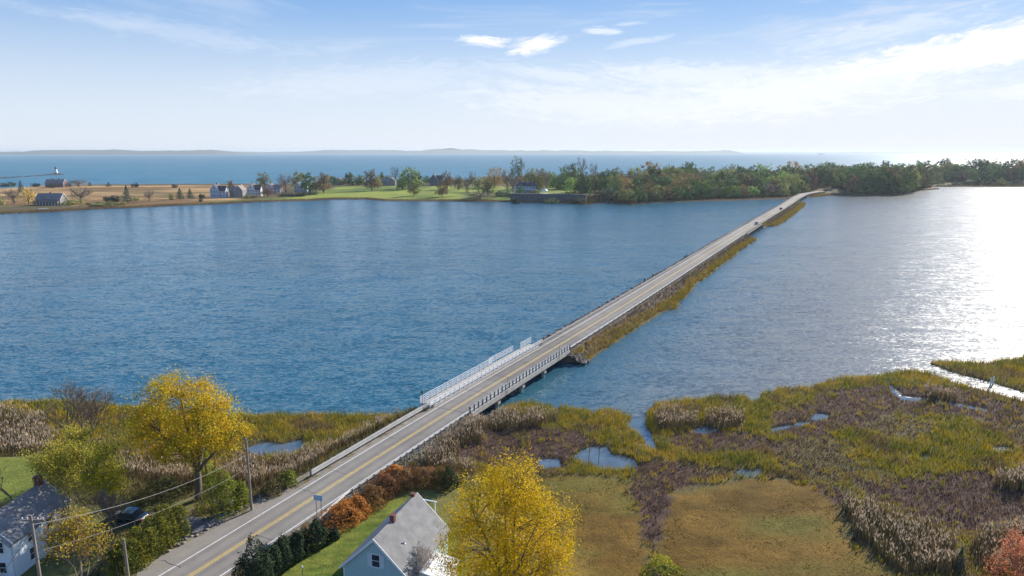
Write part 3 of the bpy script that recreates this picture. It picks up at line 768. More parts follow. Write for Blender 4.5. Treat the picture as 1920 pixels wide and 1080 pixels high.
bridge_far(S_B2a, S_B2b, 'middle low bridge of the causeway on dark piles where the white car drives')
bridge_far(S_B3a, S_B3b, 'farthest small bridge where the causeway bends at the wooded shore')

# ------------------------------------------------------------------ guardrails
def guardrail(s0, s1, t, label, npost, h=0.72, m=M_galv, ht=.34, zb=ROAD_Z-.05, flare=0, tf=None, thick=.07, mp=M_woodpost):
    c = road_pt((s0+s1)/2, t); root = empty('guardrail', (c[0], c[1], 0)); tag(root, label, 'guardrail')
    def P(s, z, dt=0):
        tt = t+dt+(tf(s) if tf else 0)
        x, y = road_pt(s, tt); return Vector((x-c[0], y-c[1], z))
    n = max(6, int((s1-s0)/4)); mb = MB()
    for i in range(n):
        a_, b_ = s0+(s1-s0)*i/n, s0+(s1-s0)*(i+1)/n
        for dz, dt in ((.25, 0.035), (0, -.03), (-.25, 0.035)):
            mb.beam(P(a_, zb+h+dz*ht, dt), P(b_, zb+h+dz*ht, dt), thick, ht*.36)
    mb.build('rail', m, root)
    sg = 1 if t > 0 else -1
    q = MB(); q.box((0, 0, (h+.1)/2), (.14, .18, h+.1)); base = None
    for i in range(npost+1):
        s = s0+(s1-s0)*i/npost; p = P(s, zb-.05, sg*.17)
        if base is None: base = q.build('post', mp, root); o = base
        else: o = base.copy(); link(o, root)
        o.location = p
    return root
sL0 = s_of(582, 893); sR0 = s_of(567, 990)
guardrail(sL0, S_B1a-1.2, -4.25, 'pale guardrail on the left of the near road running up to the bridge', 22, ht=.8, h=.66, m=M_concl, thick=.12)
guardrail(sR0, S_B1a-.4, 3.75, 'white steel guardrail beside the reeds on the right of the near road', 26, m=M_rail_w,
          tf=lambda s: 1.6*float(1-sm(sR0, sR0+8, s)))
guardrail(S_B1b+.6, S_B2a-.2, 3.75, 'long steel guardrail on the marsh side of the causeway', 68, m=M_rail_w)
guardrail(S_B1b+2, S_B2a-.2, -3.8, 'long beige guardrail on the cove side of the causeway', 68, m=M_conc, ht=.5, h=.6)
guardrail(S_B2b+.3, S_B3a-.3, 3.75, 'steel guardrail on the marsh side of the causeway beyond the middle bridge', 40)
guardrail(S_B2b+.3, S_B3a-.3, -3.8, 'beige guardrail on the cove side of the causeway beyond the middle bridge', 40, m=M_conc)

# ------------------------------------------------------------------ blades (grass, reeds)
def blades(P, h, wd, lean, col, tipcol=None, plume=None, plcol=None):
    """returns verts, faces, colours of narrow leaning triangles (and plumes on top)"""
    N = len(P); a = nr.uniform(0, 6.283, N); b = nr.uniform(0, 6.283, N)
    dx = np.cos(a)*wd/2; dy = np.sin(a)*wd/2
    L = lean*h*nr.uniform(.2, 1, N)
    tip = P+np.stack([np.cos(b)*L, np.sin(b)*L, h], 1)
    V = np.stack([P+np.stack([dx, dy, np.zeros(N)], 1), P-np.stack([dx, dy, np.zeros(N)], 1), tip], 1).reshape(-1, 3)
    c3 = np.stack([col, col, col if tipcol is None else tipcol], 1).reshape(-1, 3)
    Fc = np.arange(3*N).reshape(-1, 3)
    if plume is not None and plume.any():
        T = tip[plume]; M_ = len(T); a = a[plume]+nr.uniform(-1, 1, M_); pw = nr.uniform(.05, .10, M_); ph = nr.uniform(.22, .45, M_)
        dx = np.cos(a)*pw; dy = np.sin(a)*pw; o0 = np.zeros(M_)
        Vp = np.stack([T+np.stack([dx, dy, o0], 1), T-np.stack([dx, dy, o0], 1), T+np.stack([np.cos(a)*.18, np.sin(a)*.1, ph], 1)], 1).reshape(-1, 3)
        Vq = np.stack([T-np.stack([dx, dy, o0], 1), T+np.stack([dx, dy, o0], 1), T-np.stack([o0, o0, ph*.5], 1)], 1).reshape(-1, 3)
        Fc = np.concatenate([Fc, np.arange(6*M_).reshape(-1, 3)+3*N]); V = np.concatenate([V, Vp, Vq])
        pc = np.repeat(plcol[plume], 3, axis=0); c3 = np.concatenate([c3, pc, pc])
    return V, Fc, c3
def merge(parts):
    V = []; Fc = []; Cc = []; b = 0
    for v, f, c in parts: V.append(v); Fc.append(f+b); Cc.append(c); b += len(v)
    return np.concatenate(V), np.concatenate(Fc), np.concatenate(Cc)
def jit(c, n, s=.18): return np.clip(np.asarray(c)*(1+nr.normal(0, s, (n, 1))), .005, .9)

def scatter(n, x0, x1, y0, y1): return nr.uniform(x0, x1, n), nr.uniform(y0, y1, n)
RUS = polyxy([(596, 985), (640, 930), (690, 900), (760, 872), (860, 872), (880, 905), (840, 908), (770, 912), (710, 938), (660, 975), (620, 990)], 2)
def build_marsh():
    N = 1320000; x, y = scatter(N, -112, 190, 36, 178)
    # only what a view from near the camera can see
    ok = (np.abs(x) < y*0.80+16); x, y = x[ok], y[ok]
    thin = nr.uniform(0, 1, len(x)) < np.clip((85/np.maximum(y, 40))**1.1, .35, 1); x, y = x[thin], y[thin]
    h = near_height(x, y, False); s, t = road_st(x, y)
    ok = (h > .02) & ~((t > -5.0-1.2*(s < 66)) & (t < 4.1) & (s < S_B1b+2) & (s > 0)); x, y, h, s, t = x[ok], y[ok], h[ok], s[ok], t[ok]
    n1 = fbm(x, y, 7, 101); n2 = fbm(x, y, 2.0, 102); n3 = fbm(x, y, 0.9, 103, 2); n4 = fbm(x, y, 14, 104)
    dn = (n2-.5)*4.5+(n1-.5)*4
    dm = np.maximum(sdist(x, y, MARSH), sdist(x, y, ISLE)); du = sdist(x, y, UP)
    cls = np.zeros(len(x), int)                                   # 0 cordgrass
    cls = np.where((n4 > .55) & (n1 > .48) & (dm > 9) & (du < -6), 1, cls)
    for p in PURP: cls = np.where(sdist(x, y, p)+dn > 0, 1, cls)
    cls = np.where((du > -2.5), 3, cls)                          # rough upland grass
    for p in REED: cls = np.where(sdist(x, y, p)+dn*.6 > 0, 2, cls)
    cls = np.where((cls == 1) & (n3 > .68), 0, cls); 
    fd = np.maximum(sdist(x, y, FIELD1), sdist(x, y, FIELD2))+(n2-.5)*5+(n1-.5)*3
    cls = np.where(fd > 0, 4, cls)
    for p in (LAWN, LAWNB, VERGE, LLAWN, YARD, DRV): cls = np.where(sdist(x, y, p) > -.3, 9, cls)
    house = np.hypot(x+13, y-60) < 3
    cls = np.where(house, 9, cls)
    cls = np.where((sdist(x, y, RUS)+dn*.25 > 0) & (t > 5.2), 5, cls)
    dp = np.full(len(x), -99.)
    for p in PONDS: dp = np.maximum(dp, sdist(x, y, p))
    near_w = np.minimum(dm, -dp)
    out = []
    def sel(m, frac): return np.nonzero(m & (nr.uniform(0, 1, len(x)) < frac))[0]
    # cordgrass
    i = sel(cls == 0, .62); n = len(i)
    tall = (0.45+.6*n2[i])*np.where(near_w[i] < 9, 1.35, .85)*nr.uniform(.7, 1.15, n)
    c = lerp((0.34, 0.28, 0.016), (0.54, 0.35, 0.02), sm(.3, .7, n1[i]+nr.normal(0, .1, n))); c = lerp(c, (0.14, 0.17, 0.02), sm(.48, .72, n2[i])*.75)
    c = lerp(c, (0.20, 0.12, 0.065), sm(.55, .72, fbm(x[i], y[i], 4.5, 140))*.75)
    out.append(('cordgrass', blades(np.stack([x[i], y[i], h[i]-.05], 1), tall, nr.uniform(.08, .15, n), .5, jit(c, n, .10), None),
                'golden green cordgrass covering the salt marsh'))
    # purple brown
    i = sel(cls == 1, .75); n = len(i)
    c = lerp((0.10, 0.056, 0.042), (0.24, 0.14, 0.088), sm(.25, .75, n3[i]*.7+n2[i]*.3+nr.normal(0, .06, n))); c = lerp(c, (0.17, 0.13, 0.04), sm(.6, .8, n2[i])*.6)
    out.append(('marsh_scrub', blades(np.stack([x[i], y[i], h[i]-.05], 1), (.2+.5*n3[i]**1.5+.2*n2[i])*nr.uniform(.6, 1.2, n), nr.uniform(.07, .14, n), .9, jit(c, n, .10), None),
                'purplish brown withered scrub in the marsh'))
    # reeds
    i = sel(cls == 2, .85); n = len(i)
    edge = np.ones(n)
    hh = (1.3+1.1*n2[i])*nr.uniform(.65, 1.12, n)*np.where((s[i] < S_B1b) & (t[i] > 0) & (t[i] < 7), .35+.65*sm(4.2, 7, t[i]), 1)
    c = lerp((0.13, 0.095, 0.045), (0.27, 0.185, 0.085), nr.uniform(0, 1, n)); c = lerp(c, (0.10, 0.11, 0.03), sm(.5, .7, n1[i])*.5)
    pl = nr.uniform(0, 1, n) < (.16+.40*sm(.35, .65, n2[i]))
    pc = lerp((0.36, 0.26, 0.16), (0.62, 0.48, 0.33), nr.uniform(0, 1, n))
    out.append(('reeds', blades(np.stack([x[i], y[i], h[i]-.05], 1), hh, nr.uniform(.07, .13, n), .13, jit(c, n), None, pl, pc),
                'tan reeds with pale feathery plumes'))
    # rough upland
    i = sel(cls == 3, .7); n = len(i)
    c = lerp((0.12, 0.125, 0.028), (0.25, 0.18, 0.075), sm(.3, .7, n1[i]+nr.normal(0, .12, n)))
    out.append(('rough_grass', blades(np.stack([x[i], y[i], h[i]-.05], 1), (.3+1.0*n2[i])*nr.uniform(.5, 1.2, n), nr.uniform(.07, .14, n), .4, jit(c, n), None),
                'rough olive and tan grass on the banks'))
    # field
    i = sel(cls == 4, .42); n = len(i)
    c = lerp((0.105, 0.068, 0.012), (0.215, 0.125, 0.025), sm(.25, .75, n1[i]*.3+fbm(x[i]*.4, y[i]*1.5, 1.6, 171, 3)*.7+nr.normal(0, .08, n))); c = lerp(c, (0.16, 0.135, 0.022), sm(.45, .75, fbm(x[i]*.5, y[i]*1.4, 9, 77))*.7)
    out.append(('meadow_grass', blades(np.stack([x[i], y[i], h[i]-.03], 1), (.05+.11*n3[i])*nr.uniform(.5, 1.3, n), nr.uniform(.07, .15, n), 1.5, jit(c, n, .08), None),
                'short mown brown meadow grass'))
    i = sel(cls == 5, .8); n = len(i)
    c = lerp((0.15, 0.085, 0.04), (0.34, 0.17, 0.06), sm(.25, .75, n2[i]+nr.normal(0, .12, n)))
    out.append(('russet_grass', blades(np.stack([x[i], y[i], h[i]-.05], 1), (.7+.9*n2[i])*nr.uniform(.6, 1.15, n), nr.uniform(.07, .13, n), .3, jit(c, n), None), 'continuous russet grass strip between the reeds and the lawn'))
    for nm, (v, f, c), lab in out:
        o = mesh_np(nm, v, f, M_blade, c); tag(o, lab, kind='stuff')
build_marsh()
def build_causeway_grass():
    sc_, go = [], []
    for s0, s1, tab, sd_ in EM:
        n = int((s1-s0)*150); s = nr.uniform(s0, s1, n); t = 4.2+nr.uniform(0, 22, n)
        E_ = np.maximum(np.interp(s, *tab), 5.6); x, y = road_pt(s, t); n1 = fbm(x, y, 4, 201); n2 = fbm(x, y, 1.5, 202); n5 = fbm(s, s*0, 14, 7)
        ok = t < E_-.2+(n1-.5)*2; s, t, E_, x, y, n1, n2, n5 = [a[ok] for a in (s, t, E_, x, y, n1, n2, n5)]
        z = np.where(t < 7.0, ROAD_Z-.1-(t-3.9)*.68, .42)
        gold = t > np.minimum(7.0+(n1-.5)*3.0, E_-3.2)
        far = 1+sm(150, 500, s)*1.0
        i = np.nonzero(gold)[0]; m = len(i)
        c = lerp((0.42, 0.25, 0.02), (0.27, 0.20, 0.02), n1[i]); c = lerp(c, (0.13, 0.15, 0.03), sm(.45, .7, n2[i])*.6); c = lerp(c, (0.33, 0.17, 0.025), sm(200, 60, s[i]*0+s[i])*.3)
        go.append(blades(np.stack([x[i], y[i], z[i]-.1], 1), (.75+.6*n2[i])*nr.uniform(.7, 1.1, m), nr.uniform(.14, .26, m)*far[i], .3, jit(c, m)))
        i = np.nonzero(~gold)[0]; m = len(i)
        c = lerp((0.10, 0.075, 0.062), (0.22, 0.155, 0.115), nr.uniform(0, 1, m)); c = lerp(c, (0.14, 0.13, 0.035), sm(.5, .72, n1[i])*.7)
        pl = (nr.uniform(0, 1, m) < .12) & (n1[i] > .55)
        sc_.append(blades(np.stack([x[i], y[i], z[i]-.1], 1), (.5+.9*n2[i])*nr.uniform(.6, 1.2, m), nr.uniform(.12, .24, m)*far[i], .5, jit(c, m, .22), None, pl, np.tile((.5, .42, .3), (m, 1))))
    for nm, L, lab in (('cordgrass_fringe', go, 'golden cordgrass fringe along the water side of the causeway'), ('roadside_scrub', sc_, 'brown scrub on the bank below the causeway guardrail')):
        v, f, c = merge(L); tag(mesh_np(nm, v, f, M_blade, c), lab, kind='stuff')
build_causeway_grass()
# ------------------------------------------------------------------ trees
def leaf_mesh(name, centers, size, colr, m, parent, asp=1.0, seed=0, out=None):
    """many small randomly turned leaf quads"""
    N = len(centers); u = nr.normal(0, 1, (N, 3)); k_ = nr.normal(0, 1, (N, 3))
    if out is not None:      # leaves turned mostly outwards from the crown's middle
        d = centers-np.array(out[:3]); d /= np.linalg.norm(d, axis=1)[:, None]+1e-6; k_ = d+k_*out[3]; u = np.cross(k_, u)
    u /= np.linalg.norm(u, axis=1)[:, None]
    v = np.cross(k_, u) if out is not None else np.cross(u, k_); v /= np.linalg.norm(v, axis=1)[:, None]
    s_ = (size*nr.uniform(.55, 1.3, N))[:, None]; u = u*s_*asp/2; v = v*s_/2
    V = np.stack([centers-u, centers-v*.8, centers+u, centers+v*.8], 1).reshape(-1, 3)
    return mesh_np(name, V, np.arange(4*N).reshape(-1, 4), m, np.repeat(colr, 4, axis=0), parent)

def crown_points(n_cl, lobes, r):
    """cluster centres inside a union of ellipsoids (cx,cy,cz,rx,ry,rz), mostly near the outside"""
    L = np.array(lobes, float); wts = (L[:, 3]*L[:, 4]*L[:, 5])**.8; wts /= wts.sum()
    k = r.choice(len(L), n_cl, p=wts); d = r.normal(0, 1, (n_cl, 3)); d /= np.linalg.norm(d, axis=1)[:, None]
    rad = r.uniform(.25, 1, n_cl)**.45
    return L[k, :3]+d*L[k, 3:]*rad[:, None]

def big_tree(name, loc, label, lobes, pal, n_cl, per, csize, lsize, trunk_r, trunk_top, fork, m=None, cat='tree', group=None, bark=None, limb=1.0, seed=1, density_drop=0.0, rz=0, shape_z=.8):
    r = np.random.RandomState(seed); root = empty(name, (loc[0], loc[1], loc[2]), rz, label, cat, group)
    cl = crown_points(n_cl, lobes, r); cl = cl[cl[:, 2] > fork*.55]
    # skeleton: trunk, forks, then one curved limb per group of clusters
    mb = MB(); tt = Vector(trunk_top)
    mb.tube([(0, 0, -.4), (0, 0, 0.25), (tt.x*.3+.05, tt.y*.3, fork*.5), (tt.x*.55, tt.y*.55, fork)], [trunk_r*1.5, trunk_r*1.15, trunk_r, trunk_r*.85], 9)
    f0 = Vector((tt.x*.55, tt.y*.55, fork))
    nm = max(4, int(7*limb)); idx = r.choice(len(cl), nm, replace=False); mains = [Vector(cl[i]) for i in idx]
    nodes = []
    for q in mains:
        q = f0+(q-f0)*.8; mid = f0+(q-f0)*.45+Vector((0, 0, (q-f0).length*.14)); pts = []
        for k in range(6):
            u = k/5; p = f0*(1-u)**2+mid*2*u*(1-u)+q*u*u; p += Vector(r.normal(0, .12, 3))*(0 if k in (0,) else 1); pts.append(p)
        mb.tube(pts, [trunk_r*.55*(1-.85*k/5)+.03 for k in range(6)], 6)
        for k, p in enumerate(pts[1:]): nodes.append((p, trunk_r*.4*(1-.8*(k+1)/5)+.02))
    NP = np.array([p for p, _ in nodes])
    for c in cl[: int(min(len(cl), 150))]:
        d = np.linalg.norm(NP-c, axis=1)+np.maximum(0, NP[:, 2]-c[2])*1.5; i = int(np.argmin(d)); a = nodes[i][0]; b = Vector(c)
        mid = (a+b)/2+Vector((0, 0, .1*(b-a).length))+Vector(r.normal(0, .15, 3))
        mb.tube([a, mid, b], [min(.09, nodes[i][1]*.7), .045, .015], 4, cap=False)
    mb.build('trunk', bark or M_bark, root, smooth=True)
    cs = csize*r.uniform(.6, 1.3, len(cl)); cc = np.repeat(cl, per, 0)+r.normal(0, 1, (len(cl)*per, 3))*np.repeat(cs, per)[:, None]*np.array([1, 1, shape_z])*.62
    tone = np.repeat(r.uniform(0, 1, len(cl)), per)*.6+r.uniform(0, 1, len(cl)*per)*.4
    pal = np.array(pal, float); q = tone*(len(pal)-1); i0 = np.clip(q.astype(int), 0, len(pal)-2); fr = (q-i0)[:, None]
    colr = pal[i0]*(1-fr)+pal[i0+1]*fr; colr = np.clip(colr*(1+r.normal(0, .12, (len(colr), 1))), .005, .9)
    leaf_mesh('crown', cc, lsize, colr, m or M_leaf, root, 1.0, out=(0, 0, float(cl[:, 2].mean())*.8, .7))
    return root

def bare_tree(name, loc, label, height, spread, tr, depth=6, seed=3, cat='tree', leaves=None, lean=(0, 0), mat_=None, stems=1, minr=.018, group=None, nb=(2, 4)):
    r = random.Random(seed); root = empty(name, loc, 0, label, cat, group); mb = MB(); tips = []
    def grow(p, d, L, rad, k):
        pts = [p]; q = p.copy(); dd = d.copy()
        for i in range(3):
            dd = (dd+Vector((r.uniform(-.16, .16), r.uniform(-.16, .16), r.uniform(-.02, .12)))).normalized(); q = q+dd*L/3; pts.append(q.copy())
        n = 6 if k < 2 else (4 if k < 4 else 3)
        mb.tube(pts, [max(minr, rad*(1-.13*i)) for i in range(4)], n, cap=False)
        tips.append((pts[-1], k))
        if k >= depth: return
        for j in range(r.randint(*nb)):
            sp = spread*(1.0 if k else .7); a = r.uniform(0, 6.28)
            nd = (dd+Vector((math.cos(a), math.sin(a), r.uniform(-.1, .35)))*sp*r.uniform(.4, 1)).normalized()
            grow(pts[r.choice((2, 3, 3))], nd, L*r.uniform(.62, .88), rad*.62, k+1)
    L0 = height*.27
    for s_ in range(stems):
        a = r.uniform(0, 6.28); d0 = Vector((lean[0]+(math.cos(a)*.25 if stems > 1 else 0), lean[1]+(math.sin(a)*.25 if stems > 1 else 0), 1)).normalized()
        grow(Vector((math.cos(a)*.3*(stems > 1), math.sin(a)*.3*(stems > 1), -.2)), d0, L0, tr, 0)
    mb.build('trunk', mat_ or M_twig, root)
    if leaves:
        npt, pal, ls, sg = leaves; T = np.array([t[0] for t in tips if t[1] >= 2]); k = nr.randint(0, len(T), npt)
        cc = T[k]+nr.normal(0, sg, (npt, 3)); pal = np.array(pal, float)
        colr = pal[nr.randint(0, len(pal), npt)]*(1+nr.normal(0, .15, (npt, 1)))
        leaf_mesh('crown', cc, ls, np.clip(colr, .01, .9), M_leaf, root)
    return root

def shrub(name, px, py, wpx, hpx, label, pal, n=900, ls=.22, cat='shrub', group=None, m=None, shape='dome', seed=5, zadd=0.0, depth=None, twig=True):
    """leafy bush whose foot is at a photo pixel, sized in photo pixels"""
    P = at(px, py, 2.0); z = nh(*P); P = at(px, py, z); z = nh(*P)
    W = wid(wpx, P, z)/2; D = depth or W
    Ht = max(.4, top_z(px, py-hpx, P[1]+D*.3)-z)
    r = np.random.RandomState(seed); root = empty(name, (P[0], P[1], z), 0, label, cat, group)
    u = r.uniform(0, 1, n); a = r.uniform(0, 6.283, n); lump = 1+.22*np.sin(a*3+seed)*np.cos(u*5+seed)
    if shape == 'cone': rr = (1-u)**.8; zz = u
    elif shape == 'column': rr = np.where(u < .15, .75+u, np.sqrt(np.clip(1-((u-.35)/.66)**2, 0, 1))); zz = u
    elif shape == 'hugging': rr = np.sqrt(1-u**2); zz = u
    else: th = u*1.75-.35; rr = np.cos(np.clip(th, -.35, 1.5)); zz = .18+.82*np.sin(np.clip(th, -.2, 1.5))
    k = r.uniform(.55, 1.0, n)**.5
    c = np.stack([np.cos(a)*rr*W*k*lump, np.sin(a)*rr*D*k*lump, np.clip(zz*Ht*(.82+.18*k)+r.normal(0, .06*Ht, n), .02, None)], 1)
    lm = vnoise(c[:, 0]*1.1+seed*3, c[:, 1]*1.1+c[:, 2]*.8, seed+5); c[:, :2] *= (.78+.5*lm)[:, None]; c[:, 2] *= (.72+.5*vnoise(c[:, 0]*1.6+seed, c[:, 1]*1.6, seed+9))
    pal = np.array(pal, float); tone = np.clip(vnoise(c[:, 0]*1.3+seed, c[:, 1]*1.3+c[:, 2], seed)*.6+r.uniform(0, .4, n), 0, .999); q = tone*(len(pal)-1); i0 = q.astype(int); fr = (q-i0)[:, None]
    colr = np.clip((pal[i0]*(1-fr)+pal[np.minimum(i0+1, len(pal)-1)]*fr)*(1+r.normal(0, .14, (n, 1))), .005, .9)
    if twig:
        mb = MB()
        for j in range(14):
            a = r.uniform(0, 6.28); q = r.uniform(.3, .85)
            mb.tube([(0, 0, -.1), (math.cos(a)*W*q*.5, math.sin(a)*D*q*.5, Ht*.45), (math.cos(a)*W*q*.85, math.sin(a)*D*q*.85, Ht*.85)], [.06, .035, .012], 4, cap=False)
        mb.build('stem', M_twig, root)
    leaf_mesh('foliage', c, ls, colr, m or M_leaf, root, out=(0, 0, Ht*.3, .5))
    return root

YEL = [(0.26, 0.21, 0.02), (0.52, 0.36, 0.02), (0.66, 0.46, 0.025), (0.62, 0.36, 0.03)]
P = at(372, 935, 2.1); zt = top_z(350, 697, P[1])-2.1; W = wid(232, P)/2
big_tree('maple_tree', (P[0], P[1], 2.0), 'broad golden yellow tree with forked grey trunk standing beside the gravel driveway',
         [(-1.6, .5, zt*.66, W*.84, W*.8, zt*.31), (-4.0, 0, zt*.52, W*.45, W*.5, zt*.20), (3.0, 0.2, zt*.60, W*.5, W*.5, zt*.24), (-1.0, -1, zt*.82, W*.55, W*.5, zt*.17), (4.8, .5, zt*.48, W*.3, W*.35, zt*.13), (-.6, -2.5, zt*.45, W*.42, W*.35, zt*.12), (-6.0, .5, zt*.6, W*.28, W*.35, zt*.15)],
         [(0.22, 0.24, 0.02), (0.44, 0.38, 0.02), (0.60, 0.44, 0.018), (0.66, 0.42, 0.02), (0.64, 0.34, 0.02)], 320, 90, .95, .225, .42, (.5, 0, 0), 3.9, seed=4, limb=1.4)
P = at(950, 1150, 1.9); zt = top_z(955, 853, P[1])-1.9; W = wid(262, P)/2
big_tree('yellow_tree', (P[0], P[1], 1.7), 'tall bright yellow tree beside the grey roofed blue house, cut by the bottom edge',
         [(0, 0, zt*.50, W*.92, W*.85, zt*.40), (.6, 0, zt*.80, W*.5, W*.5, zt*.2), (-2.0, .3, zt*.70, W*.5, W*.5, zt*.22), (2.9, 0, zt*.55, W*.55, W*.5, zt*.30), (-3.4, 0, zt*.38, W*.55, W*.5, zt*.25), (2.8, 0.5, zt*.3, W*.6, W*.5, zt*.22)],
         [(0.30, 0.24, 0.02), (0.58, 0.40, 0.008), (0.72, 0.50, 0.008), (0.74, 0.47, 0.012)], 420, 96, .80, .175, .35, (0, 0, 0), 1.5, seed=9, limb=1.5, shape_z=1.2)
P = at(165, 905, 1.6); zt = top_z(160, 710, P[1])-1.6
bare_tree('bare_tree', (P[0], P[1], 1.4), 'grey brown nearly leafless tree left of the broad golden tree', zt*1.04, .72, .24, 6, 12, leaves=(1800, [(0.22, 0.16, 0.06), (0.17, 0.12, 0.06)], .16, .35), nb=(2, 4))
P = at(128, 1030, 2.0); zt = top_z(128, 828, P[1])-2
bare_tree('poplar_tree', (P[0], P[1], 2.0), 'slim olive yellow tree with thin branches in front of the left white house', zt*1.08, .38, .16, 6, 21, leaves=(11000, [(0.46, 0.40, 0.05), (0.34, 0.33, 0.05), (0.58, 0.46, 0.06)], .18, .38), nb=(2, 3))
P = at(197, 955, 2.0); zt = top_z(193, 822, P[1])-2; W = wid(100, P)/2
big_tree('young_tree', (P[0], P[1], 2.0), 'bushy green yellow tree behind the parked dark car',
         [(0, 0, zt*.62, W*.9, W*.9, zt*.34), (1.1, -.3, zt*.38, W*.65, W*.6, zt*.24), (-1.2, 0, zt*.7, W*.5, W*.5, zt*.2)],
         [(0.17, 0.20, 0.02), (0.40, 0.38, 0.02), (0.58, 0.50, 0.02)], 120, 60, .75, .20, .16, (0, 0, 0), 2.0, seed=23)
P = at(150, 1150, 2.0); zt = top_z(155, 985, P[1])-2
bare_tree('amber_tree', (P[0], P[1], 2.0), 'amber leaved thin tree at the bottom edge right of the left utility pole', zt*1.12, .62, .15, 6, 33, leaves=(4200, [(0.48, 0.38, 0.03), (0.58, 0.44, 0.03), (0.34, 0.30, 0.04), (0.50, 0.26, 0.05)], .18, .4), nb=(2, 4))
P = at(215, 1010, 2.0); zt = top_z(215, 915, P[1])-2
bare_tree('brown_bush', (P[0], P[1], 2.0), 'leafless grey brown bush beside the front of the parked dark car', zt*1.15, .75, .07, 5, 41, cat='bush', stems=4, leaves=(500, [(0.25, 0.18, 0.08)], .15, .3))
P = at(28, 945, 2.0); zt = top_z(20, 860, P[1])-2
bare_tree('leaning_bare_tree', (P[0], P[1], 2.0), 'small dark bare tree leaning over the lawn at the left edge', zt*1.2, .7, .12, 5, 44, lean=(-.5, .1), mat_=M_bark)
P = at(100, 915, 2.0)
shrub('dark_bush', 95, 915, 55, 50, 'dark green bush at the right end of the left lawn', [(0.03, 0.045, 0.015), (0.07, 0.08, 0.02)], 900, .25, seed=2)
P = at(790, 1105, 2.0)
bare_tree('pale_bare_shrub', (P[0], P[1], 2.0), 'small leafless shrub with whitish stems at the right corner of the blue house', 5.2, .62, .06, 5, 47, cat='shrub', stems=4, mat_=pmat('whitish_twigs', (.52, .47, .42), .9), minr=.02)
shrub('purple_shrub', 768, 1085, 42, 40, 'dark purple leaved shrub against the blue house wall', [(0.09, 0.025, 0.04), (0.16, 0.05, 0.07)], 900, .16, seed=3)
# hedge of yellowish green columns beside the road verge
a = Vector(at(338, 1003, 2.1)); b = Vector(at(222, 1096, 2.1)); root = empty('hedge', ((a.x+b.x)/2, (a.y+b.y)/2, 2.0), 0, 'tall olive green hedge between the driveway and the road verge', 'hedge')
n = 16000; u = nr.uniform(0, 1, n); L = (b-a).length; v = nr.uniform(-1, 1, n); dd = (b-a).normalized(); nn = Vector((dd.y, -dd.x))
zz = nr.uniform(0, 1, n)**.75; k = vnoise(u*L/.8, v*0+1, 3); hgt = 3.7+1.0*k; 
hw = (1.5-.35*zz)*(.8+.45*vnoise(u*L/.9, zz*1.5, 8)); off = np.sign(v)*np.abs(v)**.45*hw
c = np.stack([a.x+dd.x*u*L+nn.x*off-(a.x+b.x)/2+nr.normal(0, .1, n), a.y+dd.y*u*L+nn.y*off-(a.y+b.y)/2+nr.normal(0, .1, n), zz*hgt], 1)
cl_ = lerp((0.085, 0.105, 0.02), (0.29, 0.27, 0.035), sm(.25, .75, vnoise(u*L/.5, zz*2, 12)*.7+nr.uniform(0, .3, n)))
leaf_mesh('foliage', c, .17, jit(cl_, n, .12), M_leaf, root, 1.6)
mb = MB()
for j in range(24):
    q = a.lerp(b, (j+.5)/24); mb.tube([(q.x-(a.x+b.x)/2, q.y-(a.y+b.y)/2, -.1), (q.x-(a.x+b.x)/2+rnd.uniform(-.2, .2), q.y-(a.y+b.y)/2, 2.6)], [.06, .02], 5)
mb.build('stem', M_twig, root)
# roadside and garden shrubs
GRN = [(0.09, 0.12, 0.018), (0.20, 0.23, 0.025), (0.30, 0.30, 0.03)]
for (px, py, w_, h_, lab, pal, nm) in (
    (418, 962, 78, 78, 'rounded light green bush left of the tall utility pole', GRN, 'green_bush'),
    (452, 950, 34, 48, 'narrow green bush touching the foot of the tall utility pole', GRN, 'green_bush'),
    (385, 905, 36, 60, 'bright lime bush right of the golden tree trunk', [(0.20, 0.24, 0.02), (0.42, 0.42, 0.03)], 'lime_bush'),
    (542, 910, 34, 30, 'small green bush at the left road edge before the guardrail', GRN, 'green_bush'),
    (300, 935, 90, 36, 'low dark green thicket behind the parked car', [(0.05, 0.06, 0.02), (0.10, 0.10, 0.03)], 'thicket'),
    (512, 922, 50, 24, 'brown green undergrowth between the pole and the road edge', [(0.10, 0.10, 0.03), (0.2, 0.15, 0.06)], 'undergrowth'),
    (845, 912, 36, 34, 'dark green juniper bush at the far corner of the lawn', [(0.03, 0.055, 0.025), (0.07, 0.10, 0.03)], 'dark_shrub'),
    (1243, 1078, 84, 26, 'bright green grass tussock in the ditch between the brown meadows', [(0.22, 0.24, 0.03), (0.35, 0.33, 0.04)], 'tussock')):
    shrub(nm, px, py, w_, h_, lab, pal, int(500+w_*h_*.55), .22, seed=int(px) % 97)
OR = [(0.24, 0.11, 0.035), (0.55, 0.22, 0.045), (0.66, 0.32, 0.08)]; RB = [(0.17, 0.095, 0.04), (0.30, 0.16, 0.06)]
